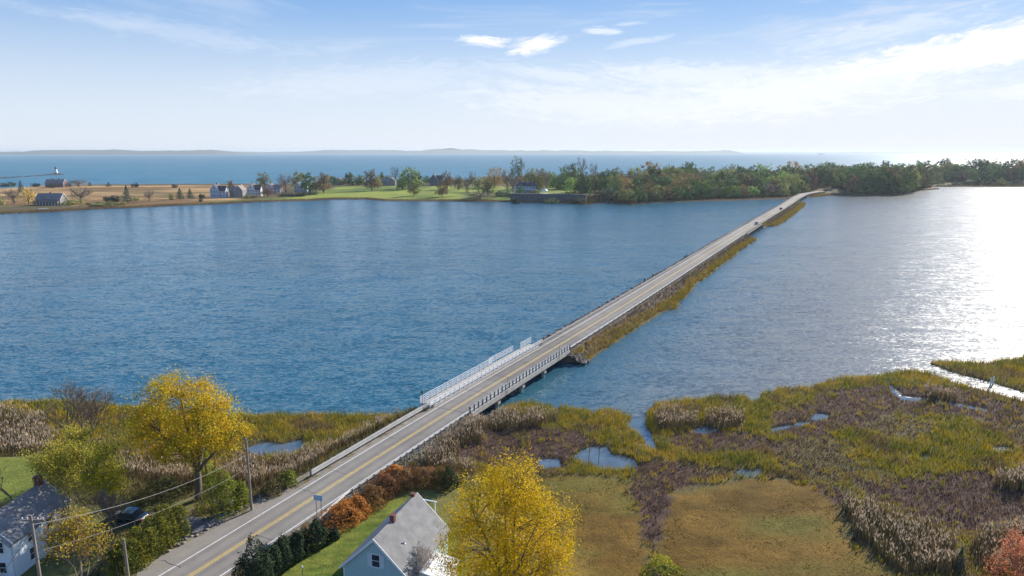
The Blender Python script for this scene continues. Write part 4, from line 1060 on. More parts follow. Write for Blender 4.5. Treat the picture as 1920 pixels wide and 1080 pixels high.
for i, (px, py, w_, h_, lab, pal) in enumerate((
    (642, 978, 66, 44, 'brightest orange shrub, nearest the blue road sign', OR), (668, 962, 50, 40, 'rust orange shrub second from the road sign', OR), (694, 946, 50, 42, 'russet shrub with yellowish top in the middle of the orange row', [(0.20, 0.10, 0.04), (0.36, 0.20, 0.05)]),
    (720, 926, 50, 44, 'reddish brown shrub where the row bends behind the lawn', [(0.17, 0.08, 0.04), (0.32, 0.14, 0.06)]), (752, 912, 52, 38, 'russet shrub behind the top of the lawn', RB), (790, 905, 54, 34, 'dull brown shrub behind the roof peak of the blue house', RB), (825, 905, 50, 30, 'olive brown shrub at the far right end of the orange row', [(0.10, 0.09, 0.03), (0.22, 0.13, 0.04)]),
    (738, 898, 36, 30, 'small vivid orange shrub at the back of the row', OR))):
    shrub('autumn_shrub', px, py, w_*1.25, h_*.85, lab, pal, 3000, .17, group='autumn coloured shrubs along the lawn', seed=i+50)
EV = [(0.012, 0.025, 0.014), (0.03, 0.055, 0.022), (0.05, 0.075, 0.028)]
for i, (px, py, w_, h_, sh, lab) in enumerate((
    (482, 1092, 66, 76, 'column', 'tallest dark evergreen at the road side end of the garden row'), (512, 1078, 44, 54, 'dome', 'dark green shrub just right of the tallest evergreen'), (532, 1062, 44, 52, 'dome', 'middle dark green shrub of the garden row'),
    (556, 1044, 44, 46, 'dome', 'dark green shrub in the garden row before the guardrail end'), (595, 1022, 46, 50, 'dome', 'broad dark bush under the blue road sign'), (627, 1012, 19, 24, 'dome', 'small round clipped bush alone on the lawn'), (500, 1094, 34, 40, 'dome', 'low dark shrub in front of the garden row'))):
    shrub('evergreen_shrub', px, py, w_, h_, lab, EV, (6000 if w_ > 60 else 3200) if w_ > 25 else 1200, .18, m=M_needle, shape=sh, group='dark evergreens in the garden row' if w_ > 25 else None, seed=i+80)
shrub('tan_grass_clump', 574, 1008, 26, 22, 'tan ornamental grass clump by the guardrail end', [(0.30, 0.20, 0.09), (0.45, 0.33, 0.16)], 700, .16, seed=7)
shrub('small_conifer', 1798, 1074, 30, 42, 'small bluish green conifer among the reeds', [(0.05, 0.08, 0.045), (0.10, 0.14, 0.07)], 900, .18, m=M_needle, shape='cone', seed=9)
P = at(1912, 1110, .8)
shrub('red_shrub', 1908, 1098, 96, 100, 'coral red twiggy shrub at the bottom right corner', [(0.50, 0.15, 0.06), (0.66, 0.26, 0.13), (0.56, 0.22, 0.10)], 5200, .17, seed=11)

# ------------------------------------------------------------------ houses
def add_window(parent, o, u, nrm, w_, h_, shutters=False, frame=.09, sills=True, mullion=True):
    """window on a wall: centre o, horizontal unit u, outward normal nrm (parent space)"""
    o = Vector(o); u = Vector(u).normalized(); nrm = Vector(nrm).normalized(); M = Matrix((u, nrm, Vector((0, 0, 1)))).transposed().to_4x4(); M.translation = o
    def bx(mb, cx, cz, sx, sz, d0, d1): mb.box((cx, (d0+d1)/2, cz), (sx, d1-d0, sz), M=M)
    f = MB()
    bx(f, 0, h_/2+frame/2, w_+2*frame, frame, -.02, .06); bx(f, 0, -h_/2-frame/2, w_+2*frame, frame, -.02, .08)
    bx(f, -w_/2-frame/2, 0, frame, h_-.002, -.02, .06); bx(f, w_/2+frame/2, 0, frame, h_-.002, -.02, .06)
    if mullion: bx(f, 0, 0, w_-.002, .05, .0, .05)
    fo = f.build('window', M_trim, parent)
    p = MB(); bx(p, 0, 0, w_-.004, h_-.004, -.02, .02); p.build('pane', M_glass, fo)
    if shutters:
        for sg in (-1, 1):
            q = MB(); bx(q, sg*(w_/2+frame+.22), 0, .4, h_+.1, .002, .05); q.build('shutter', M_shutter, parent)
    return fo

def gable_house(name, loc, rz, label, half, length, he, hr, wm, rm, over=.25, slabth=.16, wins=(), chim=(), cat='house', porch=None, wing=None, dormers=(), trim=True, part_of=None, vents=()):
    """local frame: ridge along +Y from y=0 to y=length; gable ends face -Y and +Y; he/hr heights of eave and ridge"""
    root = part_of or empty(name, loc, rz, label, cat)
    sl = (hr-he)/half
    mb = MB(); mb.prism([(-half, -.6), (half, -.6), (half, he-.01), (0, hr-.01), (-half, he-.01)], 0, length); mb.build('wall', wm, root)
    o_ = over; r = MB()
    r.prism([(-half-o_, he-o_*sl), (0, hr), (half+o_, he-o_*sl), (half+o_, he-o_*sl+slabth), (0, hr+slabth*1.3), (-half-o_, he-o_*sl+slabth)], -over, length+over)
    ro = r.build('roof', rm, root)
    if trim:
        for y0, y1 in ((-over-.05, -over-.002), (length+over+.002, length+over+.05)):
            q = MB(); q.prism([(-half-o_, he-o_*sl-.12), (0, hr-.12), (half+o_, he-o_*sl-.12), (half+o_, he-o_*sl+slabth+.02), (0, hr+slabth*1.3+.03), (-half-o_, he-o_*sl+slabth+.02)], y0, y1)
            q.build('bargeboard', M_trim, root)
        for sg in (-1, 1):
            for yy in (-.012, length+.012): q = MB(); q.box((sg*(half-.06), yy, he/2-.3), (.14, .03, he+.5)); q.build('corner_board', M_trim, root)
    for (face, p, z, w_, h_, sh) in wins:
        if face == 'f': add_window(root, (p, 0, z), (1, 0, 0), (0, -1, 0), w_, h_, sh)
        if face == 'b': add_window(root, (p, length, z), (-1, 0, 0), (0, 1, 0), w_, h_, sh)
        if face == 'r': add_window(root, (half, p, z), (0, 1, 0), (1, 0, 0), w_, h_, sh)
        if face == 'l': add_window(root, (-half, p, z), (0, -1, 0), (-1, 0, 0), w_, h_, sh)
    for (x, y, cw_, hh) in chim:
        zb = hr-abs(x)*sl-.6; q = MB(); q.box((x, y, zb+(hh+.6)/2), (cw_, cw_, hh+.6)); q.box((x, y, zb+hh+.6+.06), (cw_+.12, cw_+.12, .12)); q.build('chimney', M_brick, ro)
    for (x, y) in vents:
        zb = hr-abs(x)*sl; q = MB(); q.tube([(x, y, zb-.1), (x, y, zb+.55)], .06, 8); q.lathe([(.16, zb+.12), (.10, zb+.22), (.02, zb+.24)], 10, (x, y)); q.build('vent_pipe', M_trim, ro)
    for (y, dw, side) in dormers:
        zb = he+.35; zt = hr-.35; x0 = side*half*.98; xi = side*(half*(1-(zt-he)/(hr-he)))
        q = MB(); q.prism([(y-dw/2, zb-.6), (y+dw/2, zb-.6), (y+dw/2, zb+1.1), (y, zb+1.1+dw*.35), (y-dw/2, zb+1.1)], x0*.86, 0, 'x'); q.build('dormer', wm, root)
        q = MB(); q.prism([(y-dw/2-.15, zb+1.05), (y, zb+1.12+dw*.38), (y+dw/2+.15, zb+1.05), (y+dw/2+.15, zb+1.2), (y, zb+1.28+dw*.38), (y-dw/2-.15, zb+1.2)], x0*.9, 0.0, 'x'); q.build('roof', rm, root)
        add_window(root, (x0*.86, y, zb+.5), (0, side, 0), (side, 0, 0), dw*.5, .85, mullion=False)
    if porch:
        face, d, ph = porch      # open porch with posts along a side
        q = MB()
        if face == 'f':
            q.box((0, -d/2-.02, ph+.1), (2*half+.2, d, .18)); q.build('porch_roof', rm, root)
            for k in range(6): qq = MB(); x = -half+.1+k*(2*half-.2)/5; qq.box((x, -d+.1, ph/2-.1), (.16, .16, ph+.1)); qq.build('porch_post', M_trim, root)
            qq = MB(); qq.box((0, -d/2-.02, -.1), (2*half, d, .5)); qq.build('porch_floor', M_conc, root)
    return root

# blue house in front: position solved from its ridge and eave corners
zR = 8.7; R1 = Vector((*at(702, 1007.5, zR), 0)); R2 = Vector((*at(779.6, 926, zR), 0)); ud = (R2-R1).normalized(); yaw = -math.atan2(ud.x, ud.y)
h1 = gable_house('blue_house', (R1.x, R1.y, 2.0), yaw, 'pale blue gabled house with grey shingle roof and brick chimney beside the yellow tree', 3.72, (R2-R1).length, 2.72+.26, zR-2.0-.2, M_blue, M_shingle, over=.28,
                 wins=[('f', .05, 4.15, .85, 1.3, True), ('f', -2.05, 1.25, .85, 1.2, True), ('f', 2.2, 1.25, .85, 1.2, True), ('r', 3, 1.5, 1, 1.2, True), ('l', 3, 1.5, 1, 1.2, True), ('l', 6.4, 1.5, 1, 1.2, True)],
                 chim=[(.12, 3.6, .46, .75), (-.1, 8.7, .36, .5)], vents=[(1.9, 2.6)])
# low white rear wing on the right side, seen between shrub and yellow tree
root = h1; mb = MB(); mb.prism([(3.73, -.5), (6.6, -.5), (6.6, 2.3), (3.73, 2.75)], 1.6, 5.0); mb.build('side_porch', M_trim, root)
mb = MB(); mb.prism([(3.6, 2.82), (6.9, 2.32), (6.9, 2.46), (3.6, 2.96)], 1.4, 5.2); mb.build('porch_roof', M_trim, root)
# white clothes post frame behind the house
P = at(816, 966, 2.0); root = empty('garden_arbor', (P[0], P[1], 2.0), yaw, 'small white timber frame on the lawn behind the blue house', 'arbor')
for x in (0, -1.5): mb = MB(); mb.box((x, 0, .85), (.11, .11, 1.8)); mb.build('post', M_trim, root)
mb = MB(); mb.box((-.75, 0, 1.82), (2.0, .14, .12)); mb.build('beam', M_trim, root)

# white house at the left edge
A = Vector((*at(6, 951, 8.6), 0)); B = Vector((*at(79, 904, 8.6), 0)); ud = (B-A).normalized(); yaw2 = -math.atan2(ud.x, ud.y)
O = A-ud*2.5; L2 = (B-A).length+2.5
h2 = gable_house('white_house', (O.x, O.y, 2.0), yaw2, 'two storey white house with dark slate roof at the left edge, half hidden by trees', 2.7, L2, 4.3, 6.5, M_lblue, M_slate, over=.3,
                 wins=[('r', 2.4, 1.4, .9, 1.3, False), ('r', 4.9, 1.4, .9, 1.3, False), ('r', 2.4, 3.4, .9, 1.1, False), ('r', 5.2, 3.4, .9, 1.1, False), ('r', 7.4, 3.3, .8, 1.1, False)], chim=[(0, L2-.5, .6, 1.0)])
# front wing, gable towards the road
W0 = Vector((*at(2, 1010, 6.0), 0))
M2 = Matrix.Rotation(-yaw2, 3, 'Z') @ (W0-O)
def wing_parts(root, off, half, length, he, hr):
    hold = empty('wing', off, 0); hold.parent = root
    sl = (hr-he)/half
    q = MB(); q.prism([(-half, -.6), (half, -.6), (half, he-.01), (0, hr-.01), (-half, he-.01)], 0, length); o = q.build('wall', M_lblue, hold)
    q = MB(); q.prism([(-half-.35, he-.35*sl), (0, hr), (half+.35, he-.35*sl), (half+.35, he-.35*sl+.16), (0, hr+.2), (-half-.35, he-.35*sl+.16)], -.4, length); q.build('roof', M_slate, hold)
    return hold
hw_ = wing_parts(h2, (M2.x-.3, M2.y-1.0, 0), 2.0, 4.0, 4.2, 6.0)
for x, z in ((.95, 3.6), (.95, 1.3), (-.9, 3.6), (-.9, 1.3)):
    o = add_window(h2, (M2.x-.3+x, M2.y-1.0, z), (1, 0, 0), (0, -1, 0), .75, 1.2)

# ------------------------------------------------------------------ cars
def make_car(name, loc, rz, label, paint, L=4.7, W=1.8, Ht=1.45):
    root = empty(name, loc, rz, label, 'car'); h = L/2
    # body from cross sections along x (front +x)
    secs = [(-h, .42, .80, .70), (-h+.12, .30, .95, .84), (-h+.7, .25, 1.0, .93), (-.9, .25, 1.0, .93), (.9, .25, 1.0, .92), (h-.9, .25, .99, .84), (h-.2, .28, .92, .72), (h, .40, .78, .62)]
    V = []; n = 10
    for x, z0, ws, z1 in secs:
        w2 = W/2*ws
        V += [(x, -w2*.85, z0), (x, -w2, z0+.12), (x, -w2, z1-.18), (x, -w2*.93, z1-.04), (x, -w2*.6, z1), (x, w2*.6, z1), (x, w2*.93, z1-.04), (x, w2, z1-.18), (x, w2, z0+.12), (x, w2*.85, z0)]
    Fs = [(i*n+k, i*n+(k+1) % n, (i+1)*n+(k+1) % n, (i+1)*n+k) for i in range(len(secs)-1) for k in range(n)]
    Fs += [tuple(range(n-1, -1, -1)), tuple((len(secs)-1)*n+k for k in range(n))]
    mb = MB(); mb.add(V, Fs); mb.build('body', paint, root, smooth=False)
    g = [(-1.75, .90), (-1.15, Ht-.06), (-.2, Ht-.03), (.45, Ht-.10), (1.35, .88)]
    def side(y, top): return [(x, y*(.86 if z > 1.2 else .95), z) for x, z in g]
    mb = MB(); a = side(-W/2, 0); b = side(W/2, 0); mb.add(a+b, [(0, 1, 2, 3, 4), (9, 8, 7, 6, 5), (0, 5, 6, 1), (1, 6, 7, 2), (2, 7, 8, 3), (3, 8, 9, 4)]); mb.build('windows', M_glass, root)
    mb = MB(); y = W/2*.84
    mb.add([(-1.13, -y, Ht-.05), (-1.13, y, Ht-.05), (-.2, y, Ht-.015), (-.2, -y, Ht-.015), (.43, y, Ht-.08), (.43, -y, Ht-.08), (-1.13, -y, Ht+.0), (-1.13, y, Ht+.0), (-.2, y, Ht+.03), (-.2, -y, Ht+.03), (.43, y, Ht-.03), (.43, -y, Ht-.03)],
           [(0, 1, 2, 3), (3, 2, 4, 5), (9, 8, 7, 6), (11, 10, 8, 9), (0, 6, 7, 1), (5, 4, 10, 11), (0, 3, 9, 6), (3, 5, 11, 9), (1, 7, 8, 2), (2, 8, 10, 4)])
    for sg in (-1, 1):
        for (x0, z0), (x1, z1) in (((-1.72, .92), (-1.15, Ht-.03)), ((-.1, .92), (-.12, Ht-.02)), ((1.33, .9), (.44, Ht-.06))):
            mb.beam((x0, sg*W/2*.955, z0), (x1, sg*W/2*.86, z1), .06, .07)
    mb.build('roof', paint, root)
    for x in (-h+.85, h-.9):
        for sg in (-1, 1):
            w_ = empty('wheel', (x, sg*(W/2-.10), .33)); w_.parent = root; w_.rotation_euler = (R(90), 0, 0)
            q = MB(); q.lathe([(.20, -.1), (.33, -.1), (.345, 0), (.33, .1), (.20, .1)], 18); q.build('tyre', M_tyre, w_)
            q = MB(); q.lathe([(.02, -.115), (.20, -.105), (.20, .105), (.02, .115)], 12); q.build('rim', M_rim, w_)
    for sg in (-1, 1):
        q = MB(); q.box((-h+.03, sg*W/2*.62, .68), (.12, .34, .14)); q.build('taillight', M_lamp_r, root)
        q = MB(); q.box((h-.06, sg*W/2*.6, .58), (.12, .34, .12)); q.build('headlight', M_lamp_w, root)
        q = MB(); q.box((.75, sg*(W/2+.06), .98), (.12, .16, .12)); q.build('mirror', paint, root)
    return root
P = at(240, 976, 2.1); make_car('parked_car', (P[0], P[1], nh(*P)+.02), R(172), 'dark blue sedan parked by the hedge at the end of the driveway', M_carpaint, L=4.9)
def road_car(px, py, t, label, paint, away=True):
    s, _ = road_st(*at(px, py, ROAD_Z)); x, y = road_pt(s[0], t); T = _tan[np.searchsorted(SS, s[0])-1]; a = math.atan2(T[1], T[0])+(0 if away else math.pi)
    return make_car('moving_car', (float(x), float(y), ROAD_Z+.01), a, label, paint)
road_car(1428, 421, 1.5, 'small white car driving over the middle bridge of the causeway', M_car_s)
road_car(1473, 393, 1.5, 'dark car on the far causeway between the two distant bridges', M_carpaint)

# ------------------------------------------------------------------ walkers on the causeway footpath
def person(px, py, t, label, top, legs, face=0, h=1.72):
    s, _ = road_st(*at(px, py, ROAD_Z)); x, y = road_pt(s[0], t); T = _tan[np.searchsorted(SS, s[0])-1]
    k = h/1.72; J = [(0, 0, .95), (0, 0, 1.2), (0, 0, 1.42), (0, .02, 1.52), (0, .03, 1.64), (.17, 0, 1.40), (.24, .04, 1.14), (.24, .16, .92), (-.17, 0, 1.40), (-.24, -.04, 1.14), (-.25, .04, .90),
                     (.09, 0, .90), (.10, .14, .50), (.10, .08, .06), (.10, .22, .03), (-.09, 0, .90), (-.10, -.10, .50), (-.10, -.26, .10), (-.10, -.14, .03)]
    rad = [.15, .15, .13, .055, .095, .06, .045, .035, .06, .045, .035, .09, .065, .045, .04, .09, .065, .045, .04]
    E_ = [(0, 1), (1, 2), (2, 3), (3, 4), (2, 5), (5, 6), (6, 7), (2, 8), (8, 9), (9, 10), (0, 11), (11, 12), (12, 13), (13, 14), (0, 15), (15, 16), (16, 17), (17, 18)]
    me = bpy.data.meshes.new('person'); me.from_pydata([(a*k, b*k, c*k) for a, b, c in J], E_, []); o = bpy.data.objects.new('person', me); link(o)
    me.materials.append(legs); o.modifiers.new('Skin', 'SKIN')
    for i, r_ in enumerate(rad): me.skin_vertices[0].data[i].radius = (r_*k, r_*k)
    me.skin_vertices[0].data[0].use_root = True
    md = o.modifiers.new('Sub', 'SUBSURF'); md.levels = 1; md.render_levels = 1
    o.location = (float(x), float(y), ROAD_Z); o.rotation_euler = (0, 0, math.atan2(T[1], T[0])-math.pi/2+face); tag(o, label, 'person')
    q = MB(); q.lathe([(.165*k, .88*k), (.185*k, 1.0*k), (.18*k, 1.25*k), (.19*k, 1.40*k), (.09*k, 1.475*k)], 12); q.build('jacket', top, o, smooth=True)
    q = MB(); q.lathe([(.06*k, 1.56*k), (.115*k, 1.64*k), (.10*k, 1.72*k), (.03*k, 1.76*k)], 10, (0, -.01)); q.build('hair', M_post_d, o, smooth=True)
D1 = pmat('dark_cloth', (.02, .025, .04), .9); D2 = pmat('grey_cloth', (.12, .12, .13), .9); D3 = pmat('red_cloth', (.30, .05, .06), .9)
person(1289, 487, -4.6, 'person in dark clothes walking on the causeway footpath, left of a pair', D1, D1)
person(1294, 485, -4.6, 'person in dark clothes walking on the causeway footpath, right of a pair', D1, D2)
person(1213, 531, -4.6, 'person in dark clothes walking alone on the causeway footpath', D1, D1)
person(1228, 522, -4.6, 'person with a reddish top on the causeway footpath ahead of a dark clad walker', D3, D2)

# ------------------------------------------------------------------ poles, wires, signs
def pole(px, py, pyt, label, arms=True, pxt=None, box=False, r0=.16):
    P = at(px, py, 2.0); z = nh(*P); P = at(px, py, z); H_ = top_z(pxt or px, pyt, P[1])-z
    root = empty('utility_pole', (P[0], P[1], z), 0, label, 'utility pole'); mb = MB(); mb.tube([(0, 0, -.5), (0, 0, H_*.5), (0, 0, H_)], [r0, r0*.88, r0*.72], 12); mb.build('shaft', M_pole, root)
    if arms:
        mb = MB(); mb.box((0, .17, H_-.55), (2.0, .1, .12)); mb.box((0, .02, H_-.5), (.1, .2, .1)); mb.build('crossarm', M_pole, root)
        for x in (-.9, -.45, .45, .9): q = MB(); q.lathe([(.03, H_-.49), (.06, H_-.42), (.05, H_-.33), (.02, H_-.3)], 8, (x, .17)); q.build('insulator', M_trim, root)
    return root, Vector((P[0], P[1], z)), H_
pA = pole(472, 957, 822, 'tall wooden utility pole at the road edge by the green bush', arms=False, pxt=464)
pB = pole(250, 1160, 1010, 'bare wooden pole beside the tall hedge, cut by the bottom edge', arms=False, pxt=243)
pC = pole(94, 1210, 966, 'wooden utility pole with crossarm in front of the left white house', arms=True, pxt=75)
mb = MB(); mb.box((.0, -.2, 1.9), (.32, .22, .55)); o = mb.build('meter_box', M_rail_w); 
P = at(437, 958, 2.0); o.location = (P[0], P[1], 1.4); tag(o, 'small pale grey box on a stub by the green bush', 'utility box')
q = MB(); q.box((0, -.2, .85), (.08, .08, 1.8)); q.build('stub', M_woodpost, o)
def wire(a, b, sag, r_, label):
    a = Vector(a); b = Vector(b); pts = []
    for i in range(17): u = i/16; p = a.lerp(b, u); p.z -= sag*4*u*(1-u); pts.append(p)
    mb = MB(); mb.tube(pts, r_, 5); o = mb.build('overhead_wire', M_cable); tag(o, label, 'wire')
tA = pA[1]; tC = pC[1]
wire((tA.x, tA.y, tA.z+pA[2]*.78), (tC.x, tC.y, tC.z+pC[2]*.93), 1.1, .024, 'thick pale cable running from the tall utility pole to the pole by the white house')
wire((tA.x, tA.y, tA.z+pA[2]*.60), (tC.x+.6, tC.y, tC.z+pC[2]*.74), .9, .015, 'thin lower wire between the tall utility pole and the pole by the white house')
wire((tC.x, tC.y, tC.z+pC[2]*.90), (tC.x-7, tC.y-1.5, 5.2), .5, .03, 'service wire from the crossarm pole down to the left white house')
# blue roadside sign seen above the guardrail
P = at(600, 987, 2.1); z = nh(*P); root = empty('road_sign', (P[0], P[1], z), R(-16), 'pale blue rectangular road sign on two thin posts beside the guardrail', 'road sign')
Hs = top_z(600, 929, P[1])-z
for x in (-.32, .32): q = MB(); q.box((x, 0, Hs/2-.3), (.07, .07, Hs+.55)); q.build('post', M_woodpost, root)
q = MB(); q.box((0, -.06, Hs-.28), (1.15, .04, .66)); pn = q.build('panel', M_sign, root)
q = MB()
for k in range(3): q.box((0, -.084, Hs-.10-k*.18), (.95-.12*(k == 1), .008, .07))
q.build('lettering_lines', M_trim, pn)
def small_sign(s, t, hgt, label, m, ww=.5, hh=.6, zb=ROAD_Z):
    x, y = road_pt(s, t); root = empty('sign_post', (float(x), float(y), zb), yaw, label, 'sign'); q = MB(); q.box((0, 0, hgt/2-.2), (.06, .06, hgt+.4)); q.build('post', M_woodpost, root)
    q = MB(); q.box((0, -.05, hgt-hh/2+.1), (ww, .03, hh)); q.build('panel', m, root)
small_sign(S_B1a-.9, -5.4, 2.9, 'small green sign on a post at the near left corner of the bridge', M_green_sign, .4, .55)
q = MB(); q.box((0, 0, .5), (.25, .5, .9)); o = q.build('marker_block', M_post_d); x, y = road_pt(S_B1a-1.2, -4.7); o.location = (float(x), float(y), 2.5); tag(o, 'dark hazard marker block at the near left end of the bridge rail', 'marker')
small_sign(S_B1a+(S_B1b-S_B1a)*.3, 4.12, 2.6, 'thin marker rod on the right bridge rail, nearer one', M_post_d, .08, .2)
small_sign(S_B1a+(S_B1b-S_B1a)*.86, 4.12, 2.6, 'thin marker rod on the right bridge rail, farther one', M_post_d, .08, .2)
P = at(568, 1085, 2.0); root = empty('garden_stake', (P[0], P[1], 2), 0, 'thin dark garden lamp stake on the lawn at the bottom edge', 'garden lamp'); q = MB(); q.box((0, 0, .6), (.05, .05, 1.4)); q.build('post', M_post_d, root); q = MB(); q.lathe([(.08, 1.3), (.1, 1.45), (.03, 1.55)], 8); q.build('lamp_head', M_trim, root)
for i, (px, py) in enumerate(((1857, 722), (1862, 719))):
    P = at(px, py, .1); q = MB(); q.tube([(0, 0, -1.6), (0, 0, 1.5)], .14, 8); q.lathe([(.15, 1.5), (.16, 1.56), (.02, 1.66)], 8); o = q.build('channel_post', M_rail_w); o.location = (P[0], P[1], 0)
    tag(o, ('left' if i == 0 else 'right')+' one of two white posts standing in the sunlit channel on the right', 'post', 'white posts in the channel')
for i, (px, py) in enumerate(((1103, 876), (1122, 868))):
    P = at(px, py, .1); q = MB(); q.tube([(0, 0, -1.2), (.1, 0, 2.6), (.15, 0, 4.2-i*1.2)], [.06, .05, .02], 6); q.tube([(.1, 0, 2.6), (.6, .1, 3.2)], [.03, .01], 4); o = q.build('dead_stem', M_bark); o.location = (P[0], P[1], 0)
    tag(o, ('taller' if i == 0 else 'shorter')+' dead bare stem rising from the marsh pool', 'dead stem', 'dead stems in the pool')
# ------------------------------------------------------------------ far shore (the barrier land across the cove)
FAR = [at(x, y, 0) for x, y in ((-260, 414), (-120, 405), (0, 401.5), (60, 399), (100, 397.5), (175, 392.5), (250, 390), (325, 386), (420, 382.5), (480, 379), (585, 376.5), (622, 374), (685, 374), (722, 377), (822, 377.5),
     (890, 378), (950, 379), (1050, 381), (1100, 384), (1137, 380), (1185, 384), (1225, 380), (1331, 377), (1400, 375), (1474, 373), (1500, 368), (1519, 370.5), (1560, 366.5), (1597, 367), (1687, 367), (1725, 358),
     (1762, 355), (1744, 351), (1800, 350.5), (1920, 351), (2100, 353), (2400, 356))]
FAR += [at(x, y, 0) for x, y in ((2500, 333), (2100, 330), (1800, 328), (1400, 330), (1200, 332), (1000, 335), (860, 338), (760, 341), (600, 344.5), (400, 345), (200, 346), (60, 347.5), (0, 348.5), (-150, 351), (-400, 356))]
FAR = np.array(FAR)
FLAWN = polyxy([(370, 377), (470, 373.5), (600, 370), (700, 370), (800, 371), (950, 373), (1070, 366), (1070, 350), (860, 346), (640, 347), (600, 356), (560, 366), (480, 370), (400, 373)], 3)
FFIELD = polyxy([(-300, 392), (0, 386), (100, 384), (200, 384), (370, 378), (480, 370), (480, 346), (0, 349), (-400, 358)], 2)
FMW = polyxy([(955, 364), (1190, 366), (1190, 345), (955, 345)], 5)
def far_h(x, y):
    shp = np.shape(x); x = np.ravel(np.asarray(x, float)); y = np.ravel(np.asarray(y, float))
    d = sdist(x, y, FAR)+(fbm(x, y, 18, 71, 3)-.5)*6
    hill = 1+fbm(x, y, 120, 72, 2)*1.2
    east = sm(-60, 250, x)
    h = np.where(d < 0, np.maximum(d*.2, -1.8), np.minimum(d*.12, .7)+sm(8, 60, d)*(.6+east*1.6)*hill)
    h = h+sm(0, 10, sdist(x, y, FMW))*2.2
    return h.reshape(shp)
def far_grid():
    xs = np.concatenate([np.arange(-620, 700, 4.0), np.arange(700, 2300, 14.0)]); ys = np.concatenate([np.arange(500, 900, 4.0), np.arange(900, 1500, 9.0)])
    X, Y = np.meshgrid(xs, ys); nx, ny = len(xs), len(ys); i = (np.arange(ny-1)[:, None]*nx+np.arange(nx-1)[None]).ravel()
    Fq = np.stack([i, i+1, i+1+nx, i+nx], 1); X = X.ravel(); Y = Y.ravel(); h = far_h(X, Y); Fq = Fq[h[Fq].max(1) > -1.7]
    n1 = fbm(X, Y, 25, 81); n2 = fbm(X, Y, 8, 82); d = sdist(X, Y, FAR)
    c = lerp((0.10, 0.085, 0.04), (0.14, 0.11, 0.05), n1)
    band = fbm(X*.25, Y, 30, 83)
    f = lerp((0.22, 0.125, 0.05), (0.48, 0.30, 0.13), sm(.35, .65, band+(n2-.5)*.3)); f = lerp(f, (0.14, 0.11, 0.04), sm(.48, .7, n1)*.8)
    c = lerp(c, f, sm(-6, 6, sdist(X, Y, FFIELD)))
    c = lerp(c, lerp((0.13, 0.18, 0.03), (0.27, 0.30, 0.05), sm(.3, .7, fbm(X, Y*.6, 30, 88))), sm(-5, 5, sdist(X, Y, FLAWN)+(n1-.5)*14))
    c = lerp(c, lerp((0.13, 0.085, 0.045), (0.22, 0.145, 0.07), n2), sm(17, 5, d+(n1-.5)*14))
    c = lerp(c, (0.055, 0.045, 0.035), sm(3.0, .5, d+(n2-.5)*4))
    u_, inv = np.unique(Fq, return_inverse=True)
    o = mesh_np('far_shore', np.stack([X[u_], Y[u_], h[u_]], 1), inv.reshape(Fq.shape), M_ground, c[u_], smooth=True); tag(o, kind='structure')
far_grid()
def fz(x, y): return float(far_h(np.array([x]), np.array([y]))[0])
def fat(px, py):
    z = 2.0
    for _ in range(5): P = at(px, py, z); z = max(0.0, fz(*P))
    return P[0], P[1], z

